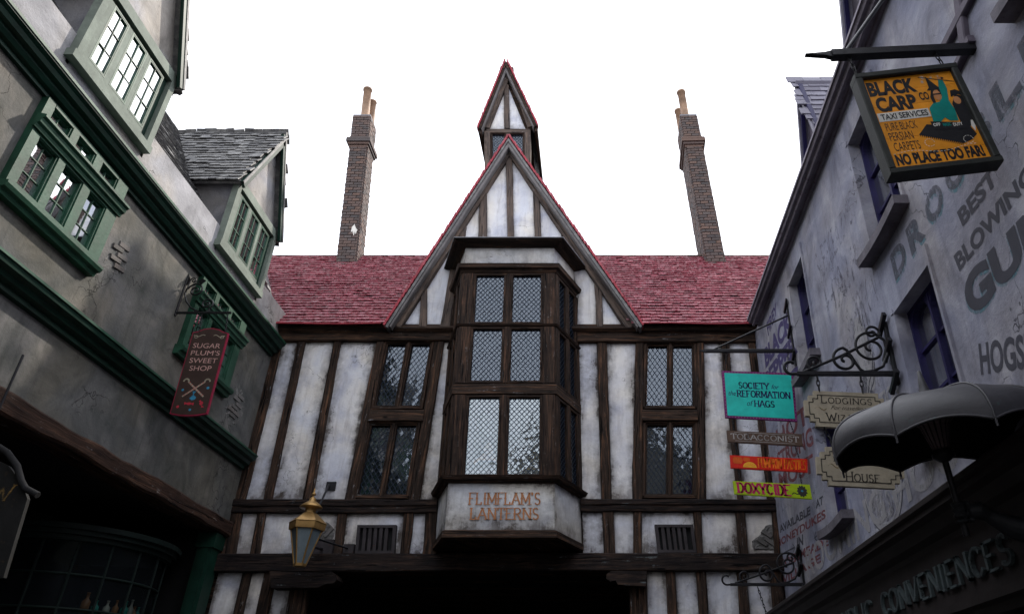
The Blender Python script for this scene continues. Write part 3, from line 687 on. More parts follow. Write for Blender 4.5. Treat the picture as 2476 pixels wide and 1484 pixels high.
# rafters on the gable face and plastered barge strip outside them
def graf(p0, p1, w, z0, z1, mat, name, jit=.008):
    a = GF.px(*p0, z1); b = GF.px(*p1, z1); m = MB(); m.beam(GF, a, b, w, w, z0, z1, jit); return m.build(name, mat, HOUSE)
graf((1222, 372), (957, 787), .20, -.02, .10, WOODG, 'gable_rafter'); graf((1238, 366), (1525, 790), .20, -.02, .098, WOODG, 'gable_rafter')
BARG = mat_plain('grey_barge_paint', (.2, .185, .185), .8, .25, 3, bump=.3, wear=(.1, .09, .09), wearpos=.64)
graf((1229, 345), (938, 787), .12, -.02, .24, BARG, 'barge_board', .002); graf((1230, 345), (1547, 787), .12, -.02, .242, BARG, 'barge_board', .002)
# gable roof: two slopes running back, with tiles along the verge
APX = GF.px(1229, 331, .30); BL_ = GF.px(930, 787, .30); BR_ = GF.px(1553, 787, .30)
m = MB()
for (ex, ez) in (BL_, BR_):
    d = V((ex - APX[0], ez - APX[1])).normalized(); n2 = V((-d.y, d.x)) if ex < APX[0] else V((d.y, -d.x))
    n2 = n2 * (-1 if n2.y > 0 else 1)
    pts = [APX, (ex, ez), (ex + n2.x * .05, ez + n2.y * .05), (APX[0], APX[1] - .09)]
    m.prism(GF, pts, -3.2, .27)
GRO = m.build('gable_roof', SLATE, HOUSE)
def tile_mesh(name, w, l, t, mat, jag=.006):
    mm = []
    for k in range(5):
        b = MB(); F = Fr((0, 0, 0), (1, 0, 0), (0, 1, 0)); rr = lambda: random.uniform(-jag, jag)
        pts = [(-w / 2 + rr() * .4, 0 + rr()), (-w / 6, rr() * 1.6), (w / 6, rr() * 1.6), (w / 2 + rr() * .4, rr()), (w / 2, l), (-w / 2, l)]
        b.prism(F, pts, 0, t * random.uniform(.8, 1.2)); o = b.build(name, mat); me = o.data; bpy.data.objects.remove(o); mm.append(me)
    return mm
VT = tile_mesh('verge_tile', .17, .2, .045, TILE_E, .008)
def verge(fr, A, B, parent, n, zf=.20, back=.34, meshes=None, cap=None):
    A = V(A); B = V(B); d = (B - A) / n; L = d.length
    for i in range(n):
        c = A + d * (i + .62); side = 1 if B.x > A.x else -1
        w0 = fr.w(c.x, c.y, 0)
        dw = (fr.w(*B) - fr.w(*A)).normalized(); nn = fr.n
        up = dw.cross(nn) * (-1 if side > 0 else 1)
        if up.z < 0: up = -up
        X = nn; Yv = -dw
        Zv = X.cross(Yv)
        if Zv.z < 0: X = -X; Zv = -Zv
        M = Matrix((X, Yv, Zv)).transposed().to_4x4()
        M.translation = w0 + nn * (zf) + Zv * (.015) + dw * .03
        tilt = Matrix.Rotation(radians(random.uniform(4, 8)), 4, 'X')
        S = Matrix.Diagonal((1.0, L / .13, .9, 1))
        link('verge_tile', random.choice(meshes or VT), TILE_E, parent, M @ tilt @ S)
verge(GF, APX, BL_, GRO, 46); verge(GF, APX, BR_, GRO, 46)
# ---------------------------------------------------------------- main roof with tiles
EAVE_Y, EAVE_Z = YF - .26, 1.6 + .5535 * (YF - .26); RIDGE_Y = 15.0; RIDGE_Z = 1.6 + .6817 * RIDGE_Y
sl_v = V((0, RIDGE_Y - EAVE_Y, RIDGE_Z - EAVE_Z)); SLEN = sl_v.length
ROOF = Fr((0, EAVE_Y, EAVE_Z), (1, 0, 0), sl_v.normalized())
m = MB(); m.box(ROOF, -9.6, 0, 5.5, SLEN, -.16, -.055)
m.prism(Fr((-8.2, 0, 0), (0, 1, 0), (0, 0, 1)), [(RIDGE_Y + .01, RIDGE_Z - .1), (RIDGE_Y + 2.7, EAVE_Z), (RIDGE_Y + 2.6, EAVE_Z - .1), (RIDGE_Y + .01, RIDGE_Z - .2)], 0, 13.7)
ROOFO = m.build('roof', WOODD, HOUSE)
m = MB(); m.beam(ROOF, (-9.6, SLEN + .01), (5.4, SLEN + .01), .12, .12, -.1, .055, .004); m.build('ridge_capping', WOODD, ROOFO)
def gable_u(u, v):                      # is a pixel hidden behind the gable?
    return abs(u - 1238) < (v - 325) * .675
NR = 29; rh = SLEN / NR; TW = .165; tiles = []
for j in range(NR):
    off = random.random() * TW; x = -9.4 + off
    while x < 4.6:
        wv = TW * random.uniform(.85, 1.15); cx = x + wv / 2; x += wv
        p = ROOF.w(cx, (j + .5) * rh); e = p - EYE; f = e.y * cos(PITCH) + e.z * sin(PITCH); u = XP + FL * e.x / f; v = YP - FL * (-e.y * sin(PITCH) + e.z * cos(PITCH)) / f
        if (gable_u(u - 25, v) and gable_u(u + 25, v)): continue
        if not (620 < u < 1960): continue
        tiles.append((cx, j, wv, u, v))
TILE_B = mat_pieces('worn_tile_butt', [(.46, .15, .18), (.36, .09, .12), (.58, .32, .34), (.24, .03, .05), (.50, .22, .25)], .7, (.06, .015, .02), nscale=12)
TM = tile_mesh('roof_tile', TW - .006, rh * 1.45, .030, TILE, .006)
for me in TM:
    me.materials.append(TILE_B)
    for k in (2, 3, 4): me.polygons[k].material_index = 1
vis = [t for t in tiles if 655 < t[3] < 1835 and not gable_u(t[3], t[4])]
vis.sort(key=lambda t: (t[1], abs(t[0]))); single = set(map(id, vis[:300]))
sm = MB(); sm2 = MB(); rndm = [[tuple(v.co) for v in me.vertices] for me in TM]; rf = [[tuple(p.vertices) for p in me.polygons] for me in TM]
for t in tiles:
    cx, j, wv, u, v = t
    sag = .016 * noise.noise(V((cx * .5, j * .15, 4))) + .007 * noise.noise(V((cx * 3, j, 1)))
    M = Matrix((ROOF.a, ROOF.b, ROOF.n)).transposed().to_4x4(); M.translation = ROOF.w(cx, j * rh - .02 + random.gauss(0, .003) + sag * .5, .050 + sag + abs(random.gauss(0, .003)))
    M = M @ Matrix.Rotation(radians(15 + random.gauss(0, .9)), 4, 'X').inverted() @ Matrix.Rotation(random.gauss(0, .012), 4, 'Y') @ Matrix.Rotation(random.gauss(0, .02), 4, 'Z') @ Matrix.Diagonal((wv / TW, 1, 1, 1))
    k = random.randrange(5)
    if id(t) in single: link('roof_tile', TM[k], TILE, ROOFO, M)
    else:
        for fi_, f in enumerate(rf[k]): (sm2 if fi_ in (2, 3, 4) else sm).face([M @ V(rndm[k][i]) for i in f])
sm.build('roof_tiles', TILE, ROOFO, kind='stuff'); sm2.build('roof_tile_butts', TILE_B, ROOFO, kind='stuff')
m = MB(); m.tube([ROOF.w(-6.9 + i * .385, -.03, .05 + .01 * sin(i)) for i in range(8)], .018, 6); m.tube([ROOF.w(.75 + i * .32, -.03, .05 + .01 * sin(i)) for i in range(8)], .018, 6)
m.build('eaves_edge', TILE_E, ROOFO)
# ---------------------------------------------------------------- chimneys
BM = tile_mesh('brick', 1, 1, 1, BRICK)      # replaced below by plain bevelled bricks
def brick_mesh(mat, n=4):
    r = []
    for k in range(n):
        b = MB(); F = Fr((0, 0, 0), (1, 0, 0), (0, 1, 0)); j = lambda: random.uniform(-.03, .03)
        c = .04
        A = [(-.5 + j(), -.5 + j()), (.5 + j(), -.5 + j()), (.5 + j(), .5 + j()), (-.5 + j(), .5 + j())]
        Fp = [F.w(x * .95, y * .9, .5) for x, y in A]; Bp = [F.w(x, y, -.5) for x, y in A]; Mp = [F.w(x, y, .3) for x, y in A]
        b.face(Fp)
        for i in range(4):
            i2 = (i + 1) % 4; b.face([Mp[i], Mp[i2], Fp[i2], Fp[i]]); b.face([Bp[i], Bp[i2], Mp[i2], Mp[i]])
        o = b.build('brick', mat); r.append(o.data); bpy.data.objects.remove(o)
    return r
BRM = brick_mesh(BRICK); BRG = brick_mesh(BRICK_G)
def lay(fr, parent, x0, y0, x1, y1, bw, bh, mats, mat, z=0.0, inside=None, joined=None, proud=.012, half=True):
    """courses of bricks on a frame: objects, or joined when past the limit"""
    ny = max(1, round((y1 - y0) / bh)); hh = (y1 - y0) / ny
    R_ = Matrix((fr.a.normalized(), fr.n.cross(fr.a.normalized()), fr.n)).transposed().to_4x4()
    for j in range(ny):
        x = x0 - (bw / 2 if (half and j % 2) else 0)
        while x < x1 - .01:
            a, b = max(x, x0), min(x + bw, x1); x += bw
            if b - a < .03: continue
            cx, cy = (a + b) / 2, y0 + (j + .5) * hh
            if inside and not inside(cx, cy): continue
            M = R_.copy(); M.translation = fr.w(cx, cy, z + proud / 2 + random.uniform(-.004, .005))
            M = M @ Matrix.Rotation(random.gauss(0, .012), 4, 'Z') @ Matrix.Diagonal((b - a - .010, hh - .012, .04 + proud, 1))
            me = random.choice(mats)
            if joined is None: link('brick', me, mat, parent, M)
            else:
                for p in me.polygons: joined.face([M @ me.vertices[i].co for i in p.vertices])
def chimney(x0, x1, dep, rot, lean, label, side):
    zb, zt = 11.15, 15.12; w = x1 - x0
    c, s_ = cos(rot), sin(rot); ax = V((c, s_, 0)); ay = V((s_, -c, 0))      # across, towards the street
    b = V((lean, 0, 1)); o = V((x0, 14.6, 11.38)) + b * (zb - 11.38)
    H = zt - zb
    FRt = Fr(o, ax, b)                                   # street face
    FS = Fr(o + ax * w, -ay, b) if side > 0 else Fr(o - ay * dep, ay, b)
    core = MB(); P = [(0, 0), (w, 0), (w, -dep), (0, -dep)]
    pt = lambda x, y, z: o + ax * x - ay * (-y) * 1 if False else o + ax * x + ay * y + b * z
    def block(m, g, z0, z1, mat=None):
        Bo = [pt(x + (g if x > 0 else -g), y + (g if y == 0 else -g), z0) for x, y in P]; To = [pt(x + (g if x > 0 else -g), y + (g if y == 0 else -g), z1) for x, y in P]
        m.face(Bo[::-1]); m.face(To)
        for i in range(4): m.face([Bo[i], Bo[(i + 1) % 4], To[(i + 1) % 4], To[i]])
    block(core, -.004, 0, H); ch = core.build('chimney', MORTAR, HOUSE)
    lay(FRt, ch, 0, 0, w, H, .2, .088, BRM, BRICK)
    st = MB(); lay(FS, ch, 0, 0, dep, H, .2, .088, BRM, BRICK, joined=st)
    FO = Fr(o - ay * dep, ay, b) if side > 0 else Fr(o + ax * w, -ay, b); lay(FO, ch, 0, 0, dep, H, .2, .088, BRM, BRICK, joined=st)
    so_ = st.build('side_bricks', BRICK, ch); so_['kind'] = 'stuff'
    for g, z0, z1 in ((.035, H - .03, H + .05), (.07, H + .05, H + .13), (.105, H + .13, H + .22), (.10, H + .22, H + .28), (.04, H + .28, H + .36)):
        m = MB(); block(m, g, z0, z1 - .012); m.build('brick_course', BRICK, ch)
    m = MB(); block(m, .0, H + .36, H + 1.12); m.build('cap_core', MORTAR, ch)
    st = MB()
    for k_, (f, wd) in enumerate(((FRt, w), (FS, dep), (FO, dep))): lay(f, ch, -.01, H + .36, wd + .01, H + 1.12, .2, .088, BRM, BRICK, joined=st, z=.0)
    so_ = st.build('cap_bricks', BRICK, ch); so_['kind'] = 'stuff'
    m = MB(); block(m, .02, H + 1.12, H + 1.17); m.build('cap_slab', LEADS, ch)
    for (fx, fy, hh, r) in (((.58 if side > 0 else .42), .25, 1.15, .115), ((.75 if side > 0 else .25), .8, .95, .11)):
        m = MB(); m.lathe(pt(w * fx, -dep * fy, H + 1.15), [(r * 1.12, 0), (r * 1.12, .05), (r, .07), (r * .93, hh - .06), (r * 1.1, hh - .05), (r * 1.1, hh), (r * .85, hh), (r * .8, hh - .3)], 20, b); m.build('chimney_pot', CLAY, ch)
    return ch
CH1 = chimney(-6.34, -5.90, .52, 0, -.086, '', 1)
m = MB(); fl = facing(14.56); fpoly(m, fl, [fl.px(u, v) for u, v in ((851, 548), (855, 545), (857, 541), (860, 550), (864, 556), (860, 566), (858, 561), (855, 570), (852, 558), (848, 563))], .0); m.build('lime_stain', S_WHITE, CH1)
chimney(2.60, 3.02, .95, radians(-2), -.076, '', -1)
# ---------------------------------------------------------------- tall dormer tower behind the gable
TF = facing(15.2)
a0, a1, ap = TF.px(1163, 318), TF.px(1291, 312), TF.px(1223, 158)
tw0, tw1 = TF.px(1185, 330)[0], TF.px(1269, 330)[0]; tz0 = 11.5; tz1 = TF.px(1228, 312)[1]
m = MB(); m.box(TF, tw0, tz0, tw1, tz1, -1.8, -.03); m.prism(TF, [(a0[0] + .1, tz1), (a1[0] - .1, tz1), (ap[0], ap[1] - .1)], -1.8, -.03); TWR = m.build('tower', WOODD, HOUSE)
for P in ([(1218, 215), (1222, 310), (1180, 310)], [(1229, 215), (1268, 310), (1233, 310)]):
    m = MB(); P2 = [TF.px(*p) for p in P]; cx = sum(p[0] for p in P2) / 3; cy = sum(p[1] for p in P2) / 3
    P3 = [(cx + (x - cx) * 1.12, cy + (y - cy) * 1.12) for x, y in P2]
    for k in range(3): 
        m.face([TF.w(*P3[k], .012), TF.w(*P3[(k + 1) % 3], .012), TF.w(cx, cy, .012)]); m.at += [.05, .05, .3]
    m.build('plaster_panel', PLAS, TWR)
def tpost(TL, TR, BR, BL, vert=True, z1=.07, name='post', mat=None):
    a, b, c, d = [V(TF.px(*p, z1)) for p in (TL, TR, BR, BL)]; m = MB()
    if vert: m.beam(TF, (a + b) / 2, (c + d) / 2, (b - a).length, (c - d).length, -.05, z1, .008)
    else: m.beam(TF, (a + d) / 2, (b + c) / 2, (a - d).length, (b - c).length, -.05, z1, .008)
    m.build(name, mat or WOODG, TWR)
tpost((1218, 205), (1230, 205), (1233, 310), (1219, 310)); tpost((1223, 150), (1229, 172), (1183, 306), (1166, 310), True, .10, 'rafter'); tpost((1222, 150), (1230, 150), (1292, 305), (1276, 306), True, .11, 'rafter')
tpost((1176, 311), (1282, 311), (1282, 321), (1176, 321), False); tpost((1170, 316), (1185, 316), (1186, 430), (1172, 430)); tpost((1268, 316), (1283, 316), (1284, 430), (1269, 430)); tpost((1223, 322), (1232, 322), (1232, 430), (1223, 430), z1=.05)
q = qpx(TF, (1187, 322), (1223, 322), (1223, 400), (1187, 400)); leaded(q, TWR, .085, .105, .045, .04)
q = qpx(TF, (1232, 322), (1268, 322), (1268, 400), (1232, 400)); leaded(q, TWR, .085, .105, .045, .04)
TA, TBL, TBR = TF.px(1223, 146, .3), TF.px(1157, 308, .3), TF.px(1297, 302, .3)
m = MB()
for (ex, ez) in (TBL, TBR):
    d = V((ex - TA[0], ez - TA[1])).normalized(); n2 = V((-d.y, d.x)); n2 = n2 * (-1 if n2.y > 0 else 1)
    m.prism(TF, [TA, (ex, ez), (ex + n2.x * .06, ez + n2.y * .06), (TA[0], TA[1] - .18)], -2.1, .27)
TR_ = m.build('tower_roof', WOODD, TWR) ; 
ROOT[TR_] = ROOT[HOUSE]
def under(o, parent): o.parent = parent; ROOT[o] = ROOT[parent]
TR_.parent = HOUSE
verge(TF, TA, TBL, TR_, 26); verge(TF, TA, TBR, TR_, 26)
for e, s in ((TBL, 1), (TBR, 1)):
    m = MB(); a = V((TA[0], TA[1] - .2)); b_ = V((e[0] * .97 + TA[0] * .03, e[1] + .02)); m.beam(TF, a, b_, .13, .13, -.02, .22, .003); m.build('barge_board', BARG, TWR)
# boarded eaves running back at both sides of the tower
for e, s in ((TBL, 1), (TBR, -1)):
    m = MB(); F = Fr((e[0] + s * .02, 15.2, e[1]), (0, 1, 0), (.0, 0, 1)); m.box(F, -.2, -.14, 2.0, .0, -.02, .05); m.build('tower_eave_board', WOODD, TWR)
# ---------------------------------------------------------------- patches of bare brick where the plaster has fallen
def patch(fr, parent, pts, bw, bh, mats, mat, rim, z=.035, ang=0.0):
    P = [V(fr.px(*p)) for p in pts]; n = len(P); cen = sum(P, V((0, 0))) / n
    def ins(x, y, k=.96):
        x = cen.x + (x - cen.x) / k; y = cen.y + (y - cen.y) / k; c = False
        for i in range(n):
            a, b = P[i - 1], P[i]
            if (a.y > y) != (b.y > y) and x < (b.x - a.x) * (y - a.y) / (b.y - a.y) + a.x: c = not c
        return c
    m = MB(); sd = random.random() * 30; rows = []
    for rr in range(7):
        f_ = 1.12 * (rr + .02) / 6; row = []
        for i in range(48):
            t = i / 48 * n; a, b = P[int(t) % n], P[(int(t) + 1) % n]; p = a + (b - a) * (t % 1); p = cen + (p - cen) * f_ * (1 + (.12 * noise.noise(V((p.x * 8, p.y * 8, sd))) if rr > 3 else 0))
            row.append(fr.w(p.x, p.y, z + (.004 if rr == 6 else .012) + .020 * noise.noise(V((p.x * 22, p.y * 22, sd))) - (.03 if rr == 6 else 0)))
        rows.append(row)
    m.grid(rows, close=True, smooth=False); po = m.build('brick_patch', ROUGHP, parent)
    ca, sa = cos(ang), sin(ang)
    F2 = Fr(fr.w(cen.x, cen.y, 0), fr.a * ca + fr.b * sa, fr.b * ca - fr.a * sa); r = max((p - cen).length for p in P)
    lay(F2, po, -r, -r, r, r, bw, bh, mats, mat, z=z, inside=lambda x, y: ins(cen.x + x * ca - y * sa, cen.y + x * sa + y * ca, .62), proud=.014)
patch(FRONT, HOUSE, [(1866, 1268), (1872, 1330), (1822, 1330), (1818, 1308), (1838, 1292), (1850, 1272)], .2, .08, BRG, BRICK_G, STUC, ang=-.6)
patch(FRONT, HOUSE, [(772, 1270), (792, 1262), (806, 1278), (808, 1300), (792, 1318), (764, 1322), (762, 1298)], .2, .08, BRG, BRICK_G, STUC, ang=.9)
# =====================================================================================
# LANTERNS hanging inside the bay (seen through the glass)
# =====================================================================================
def lantern_inside(x, y, z, s, lab):
    t = thing('hanging_lantern', lab, 'lantern', (x, y, z), 'lanterns hanging behind the bay window glass')
    m = MB(); m.lathe((x, y, z), [(.10 * s, 0), (.14 * s, .03), (.03 * s, -.06)][::-1] + [(.14 * s, .04)], 6, smooth=False); m.lathe((x, y, z + .04), [(.12 * s, 0), (.17 * s, .36 * s)], 6, smooth=False); m.build('glass_body', FROST, t)
    m = MB(); m.lathe((x, y, z + .04 + .36 * s), [(.19 * s, 0), (.19 * s, .04), (.06 * s, .16 * s), (.07 * s, .24 * s), (.02 * s, .3 * s)], 6, smooth=False); m.build('roof', GOLD, t)
    m = MB(); m.tube([(x, y, z + .3 + .36 * s), (x, y, z + 1.2)], .008, 6); m.build('rod', IRON, t)
lantern_inside(-1.95, 12.25, 5.15, 1.25, 'gold topped lantern behind the lower left light of the bay window')
lantern_inside(-1.15, 12.3, 5.0, 1.25, 'gold topped lantern behind the lower right light of the bay window')
lantern_inside(-1.0, 12.6, 7.75, 1.0, 'small gold lantern behind the top right light of the bay window')
lantern_inside(-2.0, 12.5, 6.3, 1.0, 'small gold lantern behind the middle left light of the bay window')
# =====================================================================================
# LEFT BUILDING: grey stucco with green trim
# =====================================================================================
LB = thing('stucco_shop_building', 'grey stucco building with dark green cornices, green windows and slate dormers on the left', 'building', (XL, 6, 0))
YE = YF - .02
ZB_T = 4.72
winA = (5.98, 7.29, 6.55, 7.76)
def rows_hole(y0): return (y0 + .12, 6.52, y0 + 1.48, 7.73)
m = MB()
wall_holes(m, LEFT, -3, 4.62, YE, 8.3, [(5.98, 6.56, 7.33, 7.3), (5.98, 7.5, 7.33, 7.74), (9.68, 6.56, 11.03, 7.3), (9.68, 7.5, 11.03, 7.74), (2.28, 6.56, 3.63, 7.3)], -.3, 0)
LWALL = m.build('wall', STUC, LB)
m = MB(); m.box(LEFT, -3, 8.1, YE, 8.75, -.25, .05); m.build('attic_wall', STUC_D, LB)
# room behind the windows
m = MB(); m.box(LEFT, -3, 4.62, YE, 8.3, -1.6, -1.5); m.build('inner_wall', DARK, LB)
# moulded cornices
def cornice(fr, parent, y0, y1, prof, mat, name='cornice'):
    m = MB(); n = len(prof)
    A = [fr.w(y0, z, x) for x, z in prof]; B = [fr.w(y1, z, x) for x, z in prof]
    for i in range(n):
        j = (i + 1) % n; m.face([A[i], A[j], B[j], B[i]], [(0, i * .1), (0, i * .1 + .1), (y1 - y0, i * .1 + .1), (y1 - y0, i * .1)])
    m.face(A[::-1]); m.face(B); return m.build(name, mat, parent)
cornice(LEFT, LB, -3, 12.34, [(0, 7.76), (.05, 7.76), (.05, 7.81), (.10, 7.82), (.13, 7.86), (.13, 7.89), (.19, 7.90), (.21, 7.95), (.25, 7.98), (.25, 8.03), (.20, 8.05), (0, 8.12)], GREEN_D, 'upper_cornice')
cornice(LEFT, LB, -3, 12.34, [(.2, 8.052), (.262, 8.0), (.262, 8.035), (.2, 8.07)], GREEN, 'cornice_edge')
cornice(LEFT, LB, -3, 12.34, [(0, 5.56), (.06, 5.57), (.06, 5.63), (.13, 5.65), (.15, 5.70), (.22, 5.72), (.24, 5.80), (.19, 5.83), (0, 5.88)], GREEN_D, 'lower_cornice')
cornice(LEFT, LB, -3, 12.34, [(.19, 5.832), (.252, 5.78), (.252, 5.81), (.19, 5.85)], GREEN, 'cornice_edge')
m = MB(); m.beam(LEFT, (-3, 4.60), (YE, 4.56), .26, .24, -.25, .07, .022, seg=.22, ch=.03); m.build('shopfront_beam', mat_wood('brown_beam', (.02, .012, .010), (.052, .029, .021), (.11, .058, .036), (.3, .28, .27)), LB)
def sash(parent, fr, x0, z0, x1, z1, cols, rows_, zg=.015, fmat=GREEN, gm=None, cf=.07):
    """recessed casement with glazing bars and separate panes"""
    m = MB(); f = .017
    for a in ((x0, z0, x1, z0 + f), (x0, z1 - f, x1, z1), (x0, z0 + f, x0 + f, z1 - f), (x1 - f, z0 + f, x1, z1 - f)): m.box(fr, *a, zg - .03, zg + .022)
    for i in range(1, cols):
        x = x0 + (x1 - x0) * i / cols; m.box(fr, x - .006, z0 + f, x + .006, z1 - f, zg - .01, zg + .014)
    for j in range(1, rows_):
        z = z0 + (z1 - z0) * j / rows_; m.box(fr, x0 + f, z - .006, x1 - f, z + .006, zg - .012, zg + .0125)
    for (a, b, c, d) in ((x0 - .02, z0 - .02, x0, z1 + .02), (x1, z0 - .02, x1 + .02, z1 + .02)): m.box(fr, a, b, c, d, zg - .02, cf)
    m.box(fr, x0, z1, x1, z1 + .02, zg - .02, cf); m.box(fr, x0, z0 - .02, x1, z0, zg - .02, cf)
    o = m.build('window', fmat, parent)
    for i in range(cols):
        for j in range(rows_):
            a = x0 + (x1 - x0) * i / cols; b = x0 + (x1 - x0) * (i + 1) / cols; c = z0 + (z1 - z0) * j / rows_; d = z0 + (z1 - z0) * (j + 1) / rows_
            tx, ty = random.gauss(0, .006), random.gauss(0, .006); p = MB()
            p.face([fr.w(x, z, zg + (x - a) * tx + (z - c) * ty) for x, z in ((a, c), (b, c), (b, d), (a, d))]); p.build('pane', gm or GLASS_G, o)
    return o
CURT = mat_plain('dusty_curtain', (.2, .21, .17), .9, .3, 9)
def curtain(parent, fr, x0, z0, x1, z1, z, mat=None):
    m = MB(); n = 14; rows = [[fr.w(x0 + (x1 - x0) * i / n, zz, z + .02 * sin(i * 2.1)) for i in range(n + 1)] for zz in (z0, (z0 + z1) / 2, z1)]
    m.grid(rows); m.build('curtain', mat or CURT, parent)
def big_window(y0):
    fr = LEFT
    bz = [(0, .13), (.42, .60), (.90, 1.07), (1.41, 1.56)]
    m = MB()
    for a, b in ((0, .12), (.46, .57), (.91, 1.04), (1.38, 1.58)): m.box(fr, y0 + a, 6.62, y0 + b, 7.27, -.05, .085)
    m.box(fr, y0 + .0, 6.5, y0 + 1.58, 6.62, -.05, .085); m.box(fr, y0 + .0, 7.27, y0 + 1.58, 7.50, -.05, .083)
    for a, b in ((0, .12), (.46, .57), (.91, 1.04), (1.38, 1.58)): m.box(fr, y0 + a, 7.50, y0 + b, 7.76, -.05, .085)
    m.box(fr, y0 + .13, 7.72, y0 + 1.37, 7.765, -.05, .084)
    m.build('window_surround', GREEN, LB)
    cornice(fr, LB, y0 - .03, y0 + 1.61, [(.08, 7.30), (.11, 7.30), (.12, 7.34), (.15, 7.36), (.16, 7.41), (.19, 7.43), (.19, 7.46), (.08, 7.49)], GREEN, 'window_ledge')
    cornice(fr, LB, y0 - .04, y0 + 1.62, [(0, 6.40), (.08, 6.40), (.10, 6.45), (.14, 6.46), (.16, 6.50), (.16, 6.53), (.0, 6.55)], GREEN, 'window_sill')
    for a, b in ((.14, .44), (.59, .89), (1.06, 1.36)):
        sash(LB, fr, y0 + a, 6.63, y0 + b, 7.26, 2, 3); sash(LB, fr, y0 + a, 7.51, y0 + b, 7.715, 2, 2 if False else 1)
    curtain(LB, fr, y0 + .62, 6.55, y0 + .78, 7.3, -.22); curtain(LB, fr, y0 + 1.05, 6.55, y0 + 1.40, 7.3, -.22)
for y in (5.84, 9.54, 2.14): big_window(y)
# slate roof
LRa = V((-6.32, 0, 8.68)); LRr = V((-8.2, 0, 11.66)); lr = LRr - LRa
LROOF = Fr((LRa.x, 0, LRa.z), (0, 1, 0), lr.normalized()); LLEN = lr.length
m = MB(); m.box(LROOF, -3, 0, 14.5, LLEN, -.2, -.03); m.face([V((-8.15, -3, 11.6)), V((-8.15, 14.5, 11.6)), V((-11, 14.5, 8)), V((-11, -3, 8))]); LRO = m.build('roof', SLATE, LB)
m = MB(); m.face([V((-6.6, -3, 4.7)), V((-11, -3, 4.7)), V((-11, -3, 8)), V((-8.15, -3, 11.6)), V((-6.3, -3, 8.7))]); m.face([V((-6.5, 14.5, 4.7)), V((-11, 14.5, 4.7)), V((-11, 14.5, 8)), V((-8.15, 14.5, 11.6)), V((-6.3, 14.5, 8.7))][::-1]); m.build('end_wall', STUC, LB)
SM_ = tile_mesh('slate', .2, .19, .022, SLATE, .012)
SLC = {'n': 0}
def slates(fr, x0, x1, y0, y1, parent, inside=None, rowh=.115, wd=.19, maxn=150, first=None):
    st = MB(); cnt = 0; ny = int((y1 - y0) / rowh)
    for j in range(ny + 1):
        x = x0 + random.random() * -wd
        while x < x1:
            w_ = wd * random.uniform(.7, 1.25); cx = x + w_ / 2; x += w_
            if cx < x0 or cx > x1 or (inside and not inside(cx, y0 + j * rowh)): continue
            M = Matrix((fr.a, fr.b, fr.n)).transposed().to_4x4(); M.translation = fr.w(cx, y0 + j * rowh + random.gauss(0, .010), .022 + abs(random.gauss(0, .006)))
            M = M @ Matrix.Rotation(-radians(10 + random.gauss(0, 2.5)), 4, 'X') @ Matrix.Rotation(random.gauss(0, .04), 4, 'Z') @ Matrix.Diagonal((w_ / .2, 1, 1, 1))
            me = random.choice(SM_)
            if cnt < maxn and (first is None or first(cx, y0 + j * rowh)): link('slate', me, SLATE, parent, M); cnt += 1
            else:
                for p in me.polygons: st.face([M @ me.vertices[i].co for i in p.vertices])
    if st.f: o = st.build('slates', SLATE, parent); o['kind'] = 'stuff'
slates(LROOF, 2.8, 12.6, -.06, LLEN, LRO, maxn=160, first=lambda x, y: 7.3 < x < 9.8 or 11.1 < x < 12.5)
